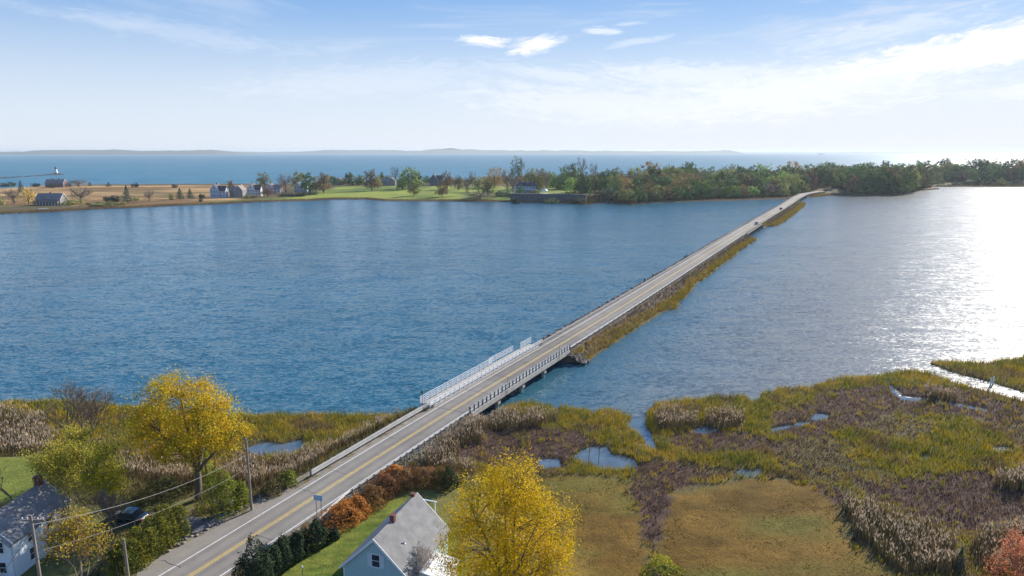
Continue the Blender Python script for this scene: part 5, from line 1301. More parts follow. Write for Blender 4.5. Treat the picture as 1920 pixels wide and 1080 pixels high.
# tree prototypes, built once in unit size (height 1, crown width 1) and copied
PROTO = {}
def proto(kind, shape, pal, n, ls, bare=False, seed=1, tw=.03):
    pal = np.array(pal)*np.array([1.65, 1.75, 1.75])+np.array([.012, .014, .008])
    r = np.random.RandomState(seed); root = empty(kind, (0, 0, 0)); C.objects.unlink(root)
    mb = MB(); mb.tube([(0, 0, -.05), (0, 0, .3), (.01, 0, .7)], [tw*1.2, tw, tw*.4], 5, cap=False)
    rr = random.Random(seed)
    for k in range(26 if bare else 8):
        a = rr.uniform(0, 6.28); z = rr.uniform(.2, .55); L = rr.uniform(.25, .46)
        p0 = Vector((0, 0, z)); p1 = Vector((math.cos(a)*L*.6, math.sin(a)*L*.6, z+.18)); p2 = Vector((math.cos(a)*L, math.sin(a)*L, min(1, z+rr.uniform(.25, .5))))
        mb.tube([p0, p1, p2], [tw*.5, tw*.35, .006], 3, cap=False)
        if bare:
            for q in range(4): mb.tube([p1.lerp(p2, rr.random()), p2+Vector((rr.uniform(-.14, .14), rr.uniform(-.14, .14), rr.uniform(-.1, .12)))], [.008, .003], 3, cap=False)
    tr = mb.build('trunk', M_twig if bare else M_bark, root)
    if shape == 'cone':
        z = .06+.94*r.uniform(0, 1, n)**1.3; rad = (1.04-z)*.5*r.uniform(.5, 1, n)**.5*(1+.25*np.sin(z*38)); a = r.uniform(0, 6.28, n); c = np.stack([np.cos(a)*rad, np.sin(a)*rad, z], 1)
    else:
        lob = {'round': [(0, 0, .52, .46, .46, .42), (.08, .05, .36, .42, .40, .26), (-.08, -.05, .40, .40, .42, .26), (.05, .1, .76, .28, .28, .20)],
               'tall': [(0, 0, .52, .44, .44, .44), (.06, 0, .74, .30, .30, .24), (-.06, .05, .34, .42, .40, .24)],
               'spread': [(-.12, 0, .42, .36, .40, .32), (.14, 0, .38, .36, .40, .30), (0, .05, .66, .36, .36, .28)],
               'dome': [(0, 0, .4, .5, .5, .55), (.25, .1, .35, .26, .3, .4), (-.25, 0, .3, .26, .3, .4)]}[shape]
        cl = crown_points(70, lob, r); k = r.randint(0, len(cl), n); c = cl[k]+r.normal(0, .05, (n, 3)); c[:, :2] *= (1+np.clip(.5-c[:, 2], 0, .5)*(1.3 if shape != 'dome' and not bare else 0))[:, None]; c[:, 2] = np.clip(c[:, 2], .02, 1.02)
    tone = r.uniform(0, 1, 64)[(np.floor(c[:, 0]*5)+8*np.floor(c[:, 2]*5+c[:, 1]*4)).astype(int) % 64]*.6+r.uniform(0, .4, n)
    pal = np.array(pal, float); q = tone*(len(pal)-1.001); i0 = q.astype(int); fr = (q-i0)[:, None]; colr = pal[i0]*(1-fr)+pal[i0+1]*fr
    cr = leaf_mesh('crown', c, ls, colr, M_farleaf, root, out=(0, 0, .15, .6))
    for ch in (tr, cr): C.objects.unlink(ch)
    PROTO[kind+'/'+str(seed)] = (root, tr, cr); return (root, tr, cr)
GR = [(0.045, 0.075, 0.02), (0.10, 0.14, 0.035)]; BG = [(0.11, 0.16, 0.03), (0.26, 0.30, 0.06)]; OLV = [(0.10, 0.10, 0.028), (0.25, 0.22, 0.06)]; BRN = [(0.10, 0.062, 0.03), (0.23, 0.14, 0.055)]
TAN = [(0.17, 0.12, 0.075), (0.30, 0.21, 0.13)]; ORG = [(0.15, 0.10, 0.035), (0.30, 0.18, 0.06)]; GLD = [(0.25, 0.17, 0.04), (0.42, 0.28, 0.05)]; RED = [(0.15, 0.075, 0.05), (0.25, 0.13, 0.085)]; DK = [(0.018, 0.032, 0.018), (0.04, 0.058, 0.03)]
K = dict(mound=proto('leafy_tree', 'dome', GR, 1200, .09, seed=31), mound2=proto('leafy_tree', 'dome', OLV, 1200, .09, seed=32), mound3=proto('leafy_tree', 'dome', BG, 1200, .09, seed=33), mound4=proto('leafy_tree', 'dome', BRN, 1200, .09, seed=34),
    
    green=proto('leafy_tree', 'round', GR, 1300, .075, seed=1), green2=proto('leafy_tree', 'tall', GR, 1300, .075, seed=2), bright=proto('leafy_tree', 'round', BG, 1300, .075, seed=3),
    olive=proto('leafy_tree', 'tall', OLV, 1200, .072, seed=4), olive2=proto('leafy_tree', 'spread', OLV, 1100, .072, seed=5), brown=proto('leafy_tree', 'tall', BRN, 1200, .07, seed=6), brown2=proto('leafy_tree', 'spread', BRN, 1000, .07, seed=16),
    orange=proto('leafy_tree', 'round', ORG, 1200, .072, seed=7), gold=proto('leafy_tree', 'spread', GLD, 800, .065, seed=8), red=proto('leafy_tree', 'round', RED, 1000, .07, seed=9), tan=proto('bare_tree', 'spread', TAN, 900, .04, True, seed=10),
    bare=proto('bare_tree', 'tall', TAN, 160, .03, True, seed=11, tw=.02), conifer=proto('conifer', 'cone', DK, 900, .07, seed=12), bush=proto('bush', 'dome', DK, 600, .12, seed=13), obush=proto('bush', 'dome', OLV, 500, .12, seed=14), tall=proto('leafy_tree', 'tall', [(0.05, 0.08, 0.025), (0.12, 0.14, 0.045)], 1500, .045, seed=15))
def place(kind, px, pyb, pyt, wpx, label, group=None, XYZ=None, ang=None):
    root, tr, cr = K[kind]; x, y, z = XYZ or fat(px, pyb); Hh_ = max(1.5, top_z(px, pyt, y)-z); W_ = wid(wpx, (x, y), z)*1.22
    r = root.copy(); C.objects.link(r); r.location = (x, y, z); r.rotation_euler = (0, 0, rnd.uniform(0, 6.28)); r.scale = (W_, W_, Hh_)
    for ch in (tr, cr): c = ch.copy(); C.objects.link(c); c.parent = r
    tag(r, label, {'conifer': 'conifer', 'bush': 'bush', 'obush': 'bush'}.get(kind, 'tree'), group); return r

for a in (('bush', 12, 350, 340, 26, 'dark tree clump at the far left end of the outer shore'), ('conifer', 40, 360, 338, 10, 'dark slim conifer left of the big shingled house'), ('tan', 27, 382, 354, 26, 'thin bare tree at the left edge of the tan field'),
          ('gold', 54, 383, 347, 26, 'golden brown tree rising left of the low porch house'), ('obush', 2, 384, 368, 12, 'green yellow bush cut by the left edge of the far shore'), ('bush', 67, 350, 342, 14, 'dark bush just left of the large back shore house'),
          ('bush', 124, 350, 340, 16, 'dark bush just right of the large back shore house'), ('conifer', 97, 353, 344, 9, 'short conifer in front of the large back shore house'), ('tan', 148, 350, 336, 34, 'pinkish brown bare tree on the outer shore above the field'),
          ('tan', 152, 381, 350, 38, 'wide bare brown tree in the middle of the tan field'), ('conifer', 169, 349, 341, 7, 'small conifer on the outer shore right of the pinkish bare tree'), ('conifer', 204, 350, 342, 9, 'tiny conifer on the outer beach above the round hedge bush'),
          ('bush', 253, 351, 342, 11, 'small round dark tree on the outer beach'), ('bush', 328, 352, 344, 9, 'smallest round dark tree on the outer beach'), ('bush', 213, 378, 364, 30, 'wide dark clipped bush in the tan field'), ('conifer', 239, 380, 348, 16, 'tall ragged dark conifer by the cove shore'),
          ('tan', 280, 378, 356, 18, 'pale bare tree between the tall conifer and the pair of small conifers'), ('obush', 256, 376, 368, 10, 'small olive bush right of the tall ragged conifer'), ('conifer', 338, 374, 353, 14, 'left one of two small dark conifers near the steep roofed house'), ('conifer', 357, 373, 354, 14, 'right one of two small dark conifers near the steep roofed house'),
          ('bush', 379, 372, 362, 9, 'small dark bush left of the steep roofed house'), ('bush', 377, 378, 371, 7, 'dark shrub at the water edge below the steep roofed house'), ('obush', 322, 374, 361, 9, 'small brownish bush left of the pair of conifers'), ('obush', 130, 383, 374, 40, 'low olive hedge right of the low porch house'),
          ('obush', 200, 384, 378, 60, 'long low olive scrub at the cove edge of the tan field'), ('obush', 75, 384, 372, 20, 'dark scrub left of the low porch house'),
          ('brown', 434, 358, 336, 12, 'slim brownish tree between the steep roofed and the many gabled house'), ('olive2', 496, 356, 322, 24, 'spreading olive tree above the many gabled house'), ('tan', 536, 361, 325, 27, 'rounded reddish tan tree right of the many gabled house'),
          ('olive', 560, 356, 320, 26, 'olive tree above the pale blue cottage'), ('green', 580, 362, 324, 26, 'dark green tree right of the pale blue cottage'), ('brown', 607, 362, 320, 24, 'tall dark brown tree at the left end of the lawn'), ('orange', 594, 358, 330, 16, 'orange tinted tree between the green and the brown tree'),
          ('red', 502, 368, 350, 22, 'reddish small tree before the many gabled house'), ('obush', 470, 371, 364, 26, 'low hedge before the many gabled house'), ('bush', 550, 367, 361, 44, 'long dark hedge below the pale blue cottage'), ('bush', 582, 365, 357, 26, 'rounded shrub under the dark green tree'),
          ('green2', 655, 348, 323, 17, 'narrow dark green tree right of the white gabled house'), ('green', 674, 347, 328, 16, 'small dark tree on the back edge of the lawn'), ('brown', 697, 358, 314, 25, 'large dark brown tree standing in the middle of the lawn'), ('olive', 709, 354, 326, 13, 'light olive tree touching the large brown lawn tree'),
          ('green2', 716, 347, 323, 9, 'narrow green tree behind the light olive tree'), ('tan', 728, 347, 327, 14, 'faint thin tree left of the bare topped tree'), ('bare', 741, 348, 312, 16, 'bare topped tree left of the bright green tree'), ('bright', 767, 354, 311, 37, 'broad bright green tree on the back of the lawn'),
          ('green', 754, 357, 334, 18, 'dark lower tree at the foot of the bright green tree'), ('green2', 787, 352, 325, 14, 'dark green tree right of the broad bright one'), ('olive', 776, 367, 340, 20, 'small olive lawn tree with visible trunk'), ('brown', 829, 369, 341, 20, 'small dark brown lawn tree near the water'),
          ('brown', 838, 355, 319, 22, 'dark brown tree right of the dark cottage'), ('brown2', 860, 357, 326, 17, 'brown tree near the middle of the lawn'), ('tan', 876, 366, 331, 13, 'thin greyish tree between two lawn trees'), ('bare', 886, 350, 322, 14, 'leafless tree behind the orange tinted tree'),
          ('olive2', 897, 360, 329, 22, 'broad low olive tree before the orange tinted tree'), ('olive', 914, 368, 336, 22, 'dull olive tree near the dark bank'), ('orange', 927, 352, 314, 34, 'large round tree with orange tinted crown'), ('tan', 951, 360, 316, 24, 'pinkish tan tree left of the mansion'), 
          ('tall', 971, 352, 292, 28, 'tallest tree of the far shore, tall and dark green, behind the mansion'), ('red', 975, 354, 327, 14, 'dull red tree at the left end of the mansion'), ('olive2', 996, 350, 314, 28, 'olive tree right of the tallest tree'), ('orange', 1012, 352, 316, 22, 'orange olive tree behind the gazebo'),
          ('tan', 1024, 356, 318, 20, 'tan tree right of the gazebo'), ('bright', 1037, 351, 323, 28, 'light green rounded tree above the sunny lawn patch'), ('green', 1058, 350, 312, 18, 'dark green tree left of the wooded part'), ('green', 1075, 352, 307, 26, 'tall rounded dark tree above the boat ramp'),
          ('green', 1094, 372, 325, 30, 'big rounded green tree by the retaining wall'), ('bare', 1091, 340, 295, 18, 'tall leafless tree standing above the wood'), ('bare', 1112, 340, 306, 16, 'shorter leafless tree right of the tall leafless one'), ('green', 1124, 368, 332, 25, 'round dark green tree close to the water'),
          ('bush', 943, 368, 357, 26, 'dark bush at the left end of the retaining wall'), ('tan', 900, 374, 360, 60, 'dark tangled brush along the lawn bank')):
    place(*a)
for i in range(26):          # small trees closing the gaps along the outer shore
    px = 612+i*17+rnd.uniform(-5, 5)
    place(rnd.choice(['green', 'olive', 'green2', 'brown', 'mound2', 'olive2', 'mound']), px, 346.5-(px-612)*.008, rnd.uniform(326, 336), rnd.uniform(13, 20), 'small dull tree in the loose belt along the outer edge of the lawn', 'small trees along the outer edge of the lawn')
# the wood on the right: a profile of tree tops, filled row by row
PROF = ([1040, 1100, 1150, 1200, 1250, 1300, 1350, 1400, 1450, 1480, 1510, 1540, 1600, 1680, 1760, 1800, 1850, 1920, 2000], [318, 318, 314, 313, 306, 308, 309, 309, 311, 306, 313, 304, 304, 303, 300, 298, 296, 293, 293])
rows = []
def wood_row(off, x0, x1, dx, kf, grp, labs, hfrac, wj=1.0):
    px = x0
    while px < x1:
        px += dx*rnd.uniform(.75, 1.3)
        # walk in from the front shore by off metres
        Pf = FPTS(px); X_, Y_ = Pf[0], Pf[1]+off
        X_ = X_*(Y_/Pf[1]); z = max(.4, fz(X_, Y_)); pt = np.interp(px, *PROF)+rnd.uniform(-3, 5)*1.0
        base = FPPX(px); tp = base+(pt-base)*hfrac(px)*rnd.uniform(.9, 1.08)
        kd = kf(px); root, tr, cr = K[kd]; Hm = min(30, max(5, top_z(px, tp, Y_)-z)); W_ = wid(dx*2.2*wj*rnd.uniform(.85, 1.25), (X_, Y_), z); W_ = min(W_, Hm*1.1)
        r = root.copy(); C.objects.link(r); r.location = (X_, Y_, z-.3); r.rotation_euler = (0, 0, rnd.uniform(0, 6.28)); r.scale = (W_, W_, Hm)
        for ch in (tr, cr): c = ch.copy(); C.objects.link(c); c.parent = r
        tag(r, labs, 'tree', grp); rows.append(r)
_fx = np.array([960+FPX*0]*1)
_FP = [(950, 379), (1050, 381), (1100, 384), (1137, 380), (1185, 384), (1225, 380), (1331, 376), (1400, 374), (1474, 371), (1530, 362), (1560, 358), (1597, 366), (1687, 366), (1725, 357), (1762, 350), (1920, 350.5), (2100, 352)]
def FPPX(px): return float(np.interp(px, [a for a, _ in _FP], [b for _, b in _FP]))
def FPTS(px): return at(px, FPPX(px), 0)
mixk = ['green', 'mound', 'green2', 'olive', 'mound2', 'mound3', 'mound4', 'orange', 'green', 'mound', 'olive', 'olive2', 'bright', 'green', 'brown', 'red', 'mound']
mixd = ['green', 'mound', 'mound', 'green2', 'olive', 'mound4', 'mound2', 'green']
def kf(px): return rnd.choice(mixk if px < 1520 else mixd)
LA = 'mixed green and autumn brown tree in the wood left of the causeway end'; GA = 'trees of the wood left of the causeway end'
LB = 'dark hazy tree in the wood right of the causeway end'; GB = 'trees of the dark wood right of the causeway end'
wood_row(16, 1130, 1490, 17, lambda p: rnd.choice(['mound', 'mound2', 'mound2', 'mound3', 'mound', 'olive2', 'mound4', 'tan']), GA, LA, lambda p: .45)
wood_row(45, 1120, 1500, 19, kf, GA, LA, lambda p: .66)
wood_row(90, 1050, 1520, 19, kf, GA, LA, lambda p: .80)
wood_row(150, 1030, 1530, 19, kf, GA, LA, lambda p: .92)
wood_row(230, 980, 1540, 18, kf, GA, LA, lambda p: 1.0)
wood_row(12, 1585, 1700, 15, kf, GB, LB, lambda p: .72)
wood_row(34, 1560, 1720, 15, kf, GB, LB, lambda p: .9)
wood_row(70, 1520, 1960, 16, kf, GB, LB, lambda p: .84 if p < 1730 else .62)
wood_row(130, 1510, 2000, 16, kf, GB, LB, lambda p: .92 if p < 1730 else .80)
wood_row(210, 1510, 2050, 16, kf, GB, LB, lambda p: 1.0)
wood_row(20, 1745, 2050, 22, lambda p: rnd.choice(['bush', 'obush', 'green']), GB, LB, lambda p: .30)
place('tall', 1771, 345, 291, 14, 'single taller tree crown rising above the dark wood near the right edge', XYZ=(lambda P: (P[0]*1.3, P[1]*1.3, 3))(FPTS(1771)))
for i, px in enumerate((1500, 1522, 1545, 1566, 1580)):
    x, y, z = fat(px, 361-i*1.2); place('obush', px, 361, 352, 16, 'olive bush beside the bend of the far road, '+('first', 'second', 'third', 'fourth', 'fifth')[i]+' from the left', XYZ=(x, y+25, z))
place('red', 1521, 352, 317, 22, 'brick red tree behind the bend of the far road')

# understory and shoreline brush below the wood, one uncountable mass
def brush():
    n = 26000; px = nr.uniform(1060, 2000, n); P = np.array([FPTS(p) for p in px[:0]]) if False else None
    xs = np.linspace(1040, 2010, 200); FP_ = np.array([FPTS(p) for p in xs]); fx = np.interp(px, xs, FP_[:, 0]); fy = np.interp(px, xs, FP_[:, 1])
    off = nr.uniform(2, 60, n)**1.0; y = fy+off; x = fx*(y/fy); z = far_h(x, y)
    ok = z > .15; x, y, z = x[ok], y[ok], z[ok]; n = len(x); n1 = fbm(x, y, 14, 301)
    s, t = road_st(x, y); ok = (np.abs(t) > 7); x, y, z, n1 = x[ok], y[ok], z[ok], n1[ok]; n = len(x)
    c = lerp((0.06, 0.065, 0.025), (0.17, 0.125, 0.05), n1); o_ = z+nr.uniform(0, 1, n)*(.6+2.8*n1)
    v = leaf_mesh('shore_brush', np.stack([x, y, o_], 1), 1.5, jit(c, n, .2), M_farleaf, None); tag(v, 'tangled dark brush along the foot of the far wood', kind='stuff')
    # tan marsh grass edging the far shore
    n = 30000; k = nr.randint(0, 36, n); A_ = FAR[k]; B_ = FAR[k+1]; u = nr.uniform(0, 1, n)[:, None]; Q = A_*(1-u)+B_*u; off = nr.uniform(0, 14, n); Q = Q*(1+off/np.hypot(Q[:, 0], Q[:, 1]))[:, None]
    z = far_h(Q[:, 0], Q[:, 1]); ok = z > .05; Q = Q[ok]; z = z[ok]; n = len(Q); n1 = fbm(Q[:, 0], Q[:, 1], 20, 311)
    s, t = road_st(Q[:, 0], Q[:, 1]); ok = np.abs(t) > 6; Q, z, n1 = Q[ok], z[ok], n1[ok]; n = len(Q)
    v, f, c = blades(np.stack([Q[:, 0], Q[:, 1], z-.1], 1), nr.uniform(.5, 1.3, n), nr.uniform(.3, .6, n), .3, jit(lerp((0.15, 0.10, 0.045), (0.26, 0.175, 0.075), n1), n))
    tag(mesh_np('shore_grass', v, f, M_blade, c), 'tan brown grass edging the far shore of the cove', kind='stuff')
brush()

# ------------------------------------------------------------------ far houses
M_shw = pmat('grey_shingle_wall', (0.24, 0.225, 0.22), .85, var=.12, lines=(2, .5, .2)); M_shd = pmat('dark_blue_grey_wall', (0.09, 0.11, 0.15), .85); M_redw = pmat('red_brown_wall', (0.22, 0.12, 0.11), .85)
M_paleb = pmat('pale_blue_wall', (0.36, 0.45, 0.55), .8); M_whw = pmat('white_wall', (0.62, 0.62, 0.64), .7); M_rfd = pmat('dark_roof', (0.085, 0.08, 0.09), .85, var=.2); M_rfb = pmat('brown_roof', (0.25, 0.21, 0.20), .85, var=.2)
def long_house(px, pyb, pyt, wpx, label, wm, rm, chim=1, porch=True, dep=9):
    # ridge parallel to the shore, eaves side with a posted porch facing the cove
    x, y, z = fat(px, pyb); W_ = wid(wpx, (x, y), z); Ht_ = max(5, top_z(px, pyt, y)-z); he = Ht_*.55; half = dep/2
    wins = [('l', W_*(k+.5)/6, he*.75, 1.1, 1.3, False) for k in range(6)]
    h = gable_house('shore_house', (x+W_/2, y+half+2, z), R(90), label, half, W_, he, Ht_, wm, rm, over=.5, slabth=.3, wins=wins, chim=[(0, W_*(k+1)/(chim+1), 1.0, 1.2) for k in range(chim)], dormers=((W_*.3, 2.6, -1), (W_*.7, 2.6, -1)))
    if porch:
        q = MB(); q.box((-half-1.6, W_*.45, he*.62), (3.3, W_*.9, .3)); q.build('porch_roof', rm, h)
        for k in range(8): q = MB(); q.box((-half-3.0, .3+k*(W_*.88)/7, he*.3-.2), (.3, .3, he*.6)); q.build('porch_post', M_trim, h)
    return h
def far_house(px, pyb, pyt, wpx, label, wm, rm, ang=0, chim=1, wing=True, porch=False, depth=1.2, stor=2):
    x, y, z = fat(px, pyb); W_ = wid(wpx, (x, y), z); Ht_ = max(5, top_z(px, pyt, y)-z); half = W_/2*(.62 if wing else 1.0); hr = Ht_*.93; he = hr*.58
    wins = []
    for zz_ in ((he*.30, he*.78) if stor == 2 else (he*.5,)):
        for u in (-.55, 0, .55): wins.append(('f', u*half, zz_, 1.0, 1.4, False))
    wins.append(('f', 0, he+(hr-he)*.35, 1.0, 1.2, False))
    h = gable_house('shore_house', (x, y, z), ang, label, half, W_*depth, he, hr, wm, rm, over=.4, slabth=.3, wins=wins, chim=[(0, W_*depth*.5, 1.0, 1.4)]*chim, porch=('f', 2.6, 2.7) if porch else None, trim=True)
    if wing:      # a cross wing running sideways, a little lower
        hold = empty('wing', (0, 0, 0), R(90)); hold.parent = h
        hw = half*.75; lo = W_-half; he2, hr2 = he*.92, hr*.86; sl = (hr2-he2)/hw
        hold.location = (half*.2+lo*.95, W_*.32, 0) if (int(px) % 2) else (-half*.2, W_*.32, 0)
        q = MB(); q.prism([(-hw, -.6), (hw, -.6), (hw, he2-.01), (0, hr2-.01), (-hw, he2-.01)], 0, lo); q.build('wall', wm, hold)
        q = MB(); q.prism([(-hw-.4, he2-.4*sl), (0, hr2), (hw+.4, he2-.4*sl), (hw+.4, he2-.4*sl+.3), (0, hr2+.4), (-hw-.4, he2-.4*sl+.3)], -.3, lo+.3); q.build('roof', rm, hold)
        x0, yb = hold.location.x, hold.location.y-hw
        for k in range(3):
            u = x0-lo*(k+.5)/3
            for zz_ in (he2*.3, he2*.76): add_window(h, (u, yb, zz_), (1, 0, 0), (0, -1, 0), 1.0, 1.3)
    return h
long_house(88, 385, 364, 46, 'low grey shingled house with a long white posted porch facing the cove', M_shw, M_rfb)
long_house(100, 351, 337, 34, 'large red brown house on the outer shore below the lighthouse', M_redw, M_rfb, chim=2, porch=False)
far_house(403, 371, 344, 27, 'steep dark roofed grey house standing alone right of the conifers', M_paleb, M_rfd, depth=.9, wing=True)
far_house(448, 370, 346, 24, 'grey white many gabled house, left gable', M_shw, M_rfb, depth=.8)
far_house(471, 368, 343, 24, 'grey white house with dark roof just right of the many gabled one', M_whw, M_rfd, depth=.8)
far_house(505, 362, 344, 28, 'pinkish white house behind the reddish small tree', pmat('pinkish_wall', (0.50, 0.42, 0.44), .8), M_rfb, depth=.7)
far_house(559, 360, 341, 22, 'pale blue cottage between the trees above the hedge', M_paleb, M_shd, depth=.8)
far_house(634, 346, 333, 20, 'white gabled house at the back left of the lawn', M_whw, M_redw, depth=.6, wing=False)
far_house(676, 346, 331, 16, 'grey house at the back edge of the lawn behind trees', M_shw, M_rfd, depth=.6, wing=False)
far_house(734, 348, 332, 22, 'pale grey house half hidden left of the broad bright green tree', M_shw, M_shw, depth=.6)
far_house(813, 348, 325, 24, 'dark blue shuttered cottage alone against the sea', M_shd, M_rfd, depth=.7)
far_house(1253, 364, 347, 18, 'pale blue house glimpsed between trees of the wood', M_paleb, M_shw, depth=.7, wing=False)
far_house(1795, 338, 328, 26, 'white house glimpsed through the dark wood near the right edge', M_whw, M_whw, depth=.5, wing=False)
# the mansion: two storeys with a deep porch, hipped upper floor and three dormers
x, y, z = fat(988, 362); W_ = wid(44, (x, y), z); root = empty('mansion', (x, y, z), 0, 'large pale blue mansion with porch and dark dormered roof above the retaining wall', 'house')
q = MB(); q.box((0, 7, 3.2), (W_, 12, 7.4)); q.build('wall', M_paleb, root)
q = MB(); h_ = W_/2+.8; q.add([(-h_, .2, 6.92), (h_, .2, 6.92), (h_, 13.8, 6.92), (-h_, 13.8, 6.92), (-h_+6, 6.5, 11), (h_-6, 6.5, 11), (h_-6, 7.5, 11), (-h_+6, 7.5, 11)], [(0, 3, 2, 1), (4, 5, 6, 7), (0, 1, 5, 4), (1, 2, 6, 5), (2, 3, 7, 6), (3, 0, 4, 7)]); rf = q.build('roof', M_rfd, root)
for k in (-1, 0, 1):
    q = MB(); q.box((k*W_*.22, 3.4, 9.0), (2.6, 3.6, 2.2)); q.prism([(k*W_*.22-1.6, 10.1), (k*W_*.22+1.6, 10.1), (k*W_*.22, 11.2)], 1.5, 5.5); d_ = q.build('dormer', M_shd, rf)
q = MB(); q.box((0, -1.4, 3.5), (W_+3, 4.8, .3)); q.build('porch_roof', M_trim, root)
for k in range(9): q = MB(); q.box((-W_/2-1+k*(W_+2)/8, -3.5, 1.6), (.35, .35, 3.5)); q.build('porch_post', M_trim, root)
for k in range(7):
    for zz_ in (1.7, 5.2): add_window(root, (-W_*.42+k*W_*.14, 1.0, zz_), (1, 0, 0), (0, -1, 0), 1.3, 1.8)
for sx in (-.3, .32): q = MB(); q.box((sx*W_, 7.2, 11.2), (1.2, 1.2, 3)); q.build('chimney', M_brick, rf)
for a in (('tan', 962, 363, 330, 16, 'thin tan tree pressed against the left end of the mansion'), ('olive', 1013, 362, 326, 15, 'olive tree pressed against the right end of the mansion'), ('green', 976, 364, 347, 12, 'small green tree in front of the left half of the mansion'),
          ('obush', 1003, 364, 356, 18, 'round olive bush in front of the right half of the mansion'), ('bush', 1085, 380, 368, 26, 'dark bush hanging over the wall left of the big rounded tree'), ('obush', 1035, 380, 371, 22, 'scrubby bush at the foot of the retaining wall'), ('bush', 968, 381, 372, 18, 'dark scrub at the left foot of the retaining wall')):
    place(*a)
# retaining wall, gazebo, flagpole, boat ramp
A_ = Vector((*at(957, 378, 0), 0)); B_ = Vector((*at(1100, 381, 0), 0)); A_.y += 4; B_.y += 8; mid = (A_+B_)/2
rt = empty('retaining_wall', mid, math.atan2(B_.y-A_.y, B_.x-A_.x), 'long dark grey stone retaining wall at the water below the mansion', 'wall'); L_ = (B_-A_).length
M_stone = pmat('dark_stone', (0.12, 0.12, 0.125), .95, var=.35, nscale=.5, bump=.1, bscale=.8)
hw2 = max(3.5, top_z(1000, 364, mid.y)); q = MB(); q.box((0, 1, hw2/2-.8), (L_, 2.4, hw2+1.6)); q.build('wall_face', M_stone, rt); q = MB(); q.box((0, 1, hw2+.12), (L_+.5, 2.9, .24)); q.build('coping', M_conc_d, rt)
for k in range(12): q = MB(); q.box((-L_/2+4+k*(L_-8)/11, -.4, hw2/2-.8), (.9, .5, hw2+1.5)); q.build('buttress', M_stone, rt)
x, y, z = fat(1021, 363); root = empty('gazebo', (x, y, z), 0, 'small white gazebo right of the mansion', 'gazebo')
for k in range(6): a_ = k*math.pi/3; q = MB(); q.tube([(3*math.cos(a_), 3*math.sin(a_), -.3), (3*math.cos(a_), 3*math.sin(a_), 3)], .18, 6); q.build('post', M_trim, root)
q = MB(); q.lathe([(3.7, 3), (2, 4.2), (.1, 5.2)], 6); q.build('roof', M_trim, root); q = MB(); q.lathe([(3.3, -.3), (3.3, .3)], 6); q.build('floor', M_trim, root)
x, y, z = fat(1060, 361); q = MB(); q.tube([(0, 0, -.5), (0, 0, 10)], [.22, .12], 8); q.lathe([(.05, 10), (.25, 10.2), (.05, 10.45)], 8); o = q.build('flagpole', M_rail_w); o.location = (x, y, z); tag(o, 'bare white flagpole on the sunny lawn patch right of the gazebo', 'flagpole')
a_ = Vector((*at(1052, 364, 4.5), 4.5)); b_ = Vector((*at(1070, 378, .3), .3)); rt = empty('boat_ramp', b_, 0, 'pale grey boat ramp sloping from the wall down to the cove', 'ramp')
q = MB(); q.beam(a_-b_, Vector((0, 0, 0)), 3.2, .4); q.build('ramp_deck', M_conc, rt)
for sg in (-1.5, 1.5): q = MB(); q.beam(a_-b_+Vector((sg, 0, .9)), Vector((sg, 0, .9)), .15, .15); q.build('handrail', M_rail_w, rt)
q = MB(); q.box((0, -3, .2), (8, 5, .5)); q.build('float', M_conc_d, rt)
for i, (px, py, w_) in enumerate(((76, 393, 2.6), (85, 392.5, 3.6))):
    x, y, z = fat(px, py); q = MB(); q.prism([(-w_/2-.8, .75), (-w_/2, .15), (w_/2, .15), (w_/2+.9, .8), (w_/2+.4, .85), (-w_/2-.6, .8)], -.6, .6); o = q.build('beached_boat', M_rail_w); o.location = (x, y, z); tag(o, ('left' if i == 0 else 'right')+' of two small white boats pulled up on the cove bank below the porch house', 'boat', 'small boats on the bank')

# ------------------------------------------------------------------ breakwater and lighthouse in the sound
LX, LY = at(105.5, 327.5, 0)
q = MB(); prev = None; pts = [at(-60, 337.5, 0), at(0, 334.6, 0), at(20, 333.2, 0), at(50, 331.3, 0), at(80, 329.2, 0), (LX, LY)]
P = []; 
for a_, b_ in zip(pts[:-1], pts[1:]):
    n = int(math.dist(a_, b_)/1.1)
    for k in range(n):
        u = k/n; 
        if vnoise(a_[0]*.05+u*3.3, 2.2, 4) > .80: continue
        for _ in range(3): P.append((a_[0]+(b_[0]-a_[0])*u+nr.normal(0, .8), a_[1]+(b_[1]-a_[1])*u+nr.normal(0, 2.2), nr.uniform(-.3, 1.0)))
for _ in range(420): a_ = nr.uniform(0, 6.28); rr_ = nr.uniform(2, 15); P.append((LX+math.cos(a_)*rr_, LY+math.sin(a_)*rr_*.6, max(-.3, 2.2-rr_*.15)))
P = np.array(P); o = rock_bits('breakwater', P, nr.uniform(.8, 1.9, len(P)), M_rock_d); tag(o, 'low dark rock breakwater running out to the lighthouse', 'breakwater')
root = empty('lighthouse', (LX, LY, 0), 0, 'small white lighthouse at the end of the breakwater', 'lighthouse'); Ht_ = top_z(105, 311, LY)-1
k = Ht_/15.0
q = MB(); q.lathe([(4.8*k, -1), (4.9*k, 1.8*k), (4.4*k, 3.0*k), (4.6*k, 3.2*k)], 20); q.build('caisson', M_conc_d, root)
q = MB(); q.lathe([(3.1*k, 3.2*k), (2.7*k, 6*k), (2.2*k, 9.6*k), (2.15*k, 10.4*k)], 20); tw = q.build('tower', M_trim, root)
for zz_ in (5, 7.6): add_window(tw, (0, -2.95*k+(zz_-5)*.12*k, zz_*k), (1, 0, 0), (0, -1, 0), .7, 1.1)
q = MB(); q.lathe([(2.9*k, 10.4*k), (2.9*k, 10.65*k)], 20); q.build('gallery', M_post_d, root)
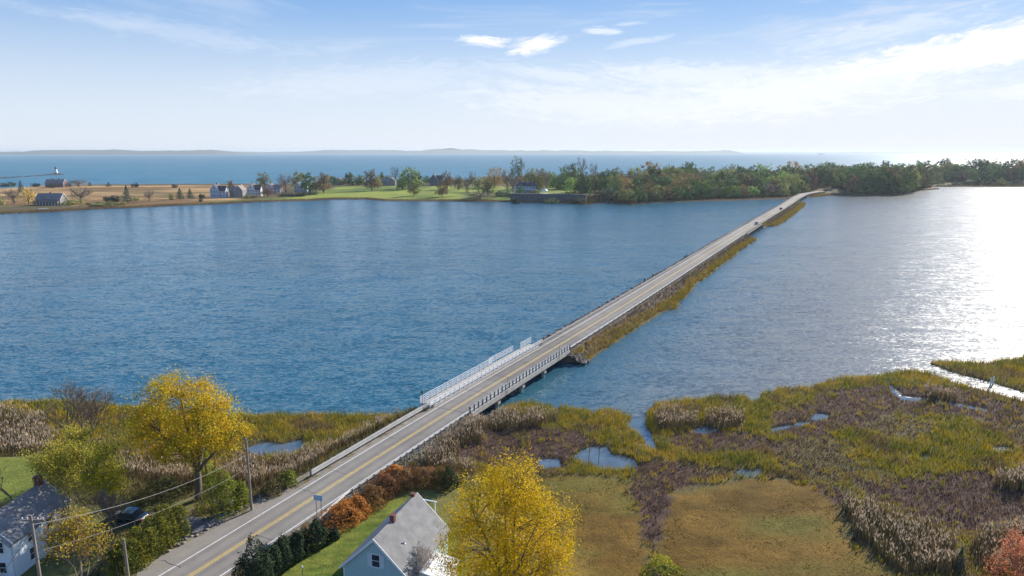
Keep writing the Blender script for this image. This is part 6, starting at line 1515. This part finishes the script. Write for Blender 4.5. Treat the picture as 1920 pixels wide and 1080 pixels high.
q = MB(); q.lathe([(1.4*k, 10.65*k), (1.4*k, 12.6*k)], 12); q.build('lantern_room', M_glass, root); q = MB(); q.lathe([(1.75*k, 12.6*k), (1.3*k, 13.4*k), (.25*k, 14.2*k), (.08*k, 15*k)], 12); q.build('roof', M_rfd, root)
# distant vessel on the horizon
x, y = at(1540, 289.5, 0); root = empty('distant_ship', (x, y, 0), R(8), 'tiny dark ship far out near the horizon', 'ship')
q = MB(); q.prism([(-55, 0), (48, 0), (62, 11), (-58, 9)], -8, 8); q.build('hull', M_post_d, root); q = MB(); q.box((-38, 0, 16), (22, 13, 16)); q.build('superstructure', M_whw, root)
# ------------------------------------------------------------------ far hills across the sound
def hills(name, ks, dist, seed):
    """a wooded ridge: (px, height in px above its foot) control points, at one real distance"""
    n = 500; pxs = np.linspace(ks[0][0], ks[-1][0], n); hp = np.interp(pxs, [a for a, _ in ks], [b for _, b in ks]); V = []; F_ = []
    az_ = np.arctan2((pxs-960)/FPX, math.cos(PITCH)-(-255/FPX)*math.sin(PITCH)*1)
    x = np.tan(az_)*dist; hm = hp/FPX*dist*1.03; hm = hm*(.75+.5*fbm(pxs, pxs*0, 26, seed, 4)); rows_ = [(-500, 0), (0, .55), (250, .9), (600, 1), (1500, .6), (2500, 0)]
    for (dy, f) in rows_:
        for i in range(n): V.append((x[i], dist+dy+120*math.sin(i*.05), max(-1, hm[i]*f*(1+.15*(vnoise(i*.21, dy*.01, seed)-.5)))-(1 if f == 0 else 0)))
    for r_ in range(len(rows_)-1):
        for i in range(n-1): a_ = r_*n+i; F_.append((a_, a_+1, a_+n+1, a_+n))
    c = lerp((0.03, 0.045, 0.02), (0.08, 0.085, 0.03), vnoise(np.array(V)[:, 0]/300, np.array(V)[:, 1]/300, 3))
    o = mesh_np(name, V, F_, M_ground, c, smooth=True); tag(o, kind='structure')
hills('far_hills', [(-200, 4), (-20, 5), (0, 4), (30, 4), (48, 8), (120, 8.5), (260, 7), (330, 6), (372, 7), (392, 4.5), (402, 0)], 11000, 5)
hills('far_hills', [(380, 0), (400, 3.5), (480, 3), (560, 4), (620, 6.5), (700, 6), (780, 5.5), (840, 9.5), (870, 7), (945, 6), (1030, 6), (1100, 5), (1250, 4.5), (1300, 4.5), (1370, 6), (1386, 4), (1392, 0)], 15500, 6)
hills('far_hills', [(1385, 0), (1400, 1.0), (1500, 1.2), (1640, 1.6), (1700, 1.2), (1950, .5)], 20000, 8)
build_haze()
print('rows', len(rows), 'objects', len(bpy.data.objects))
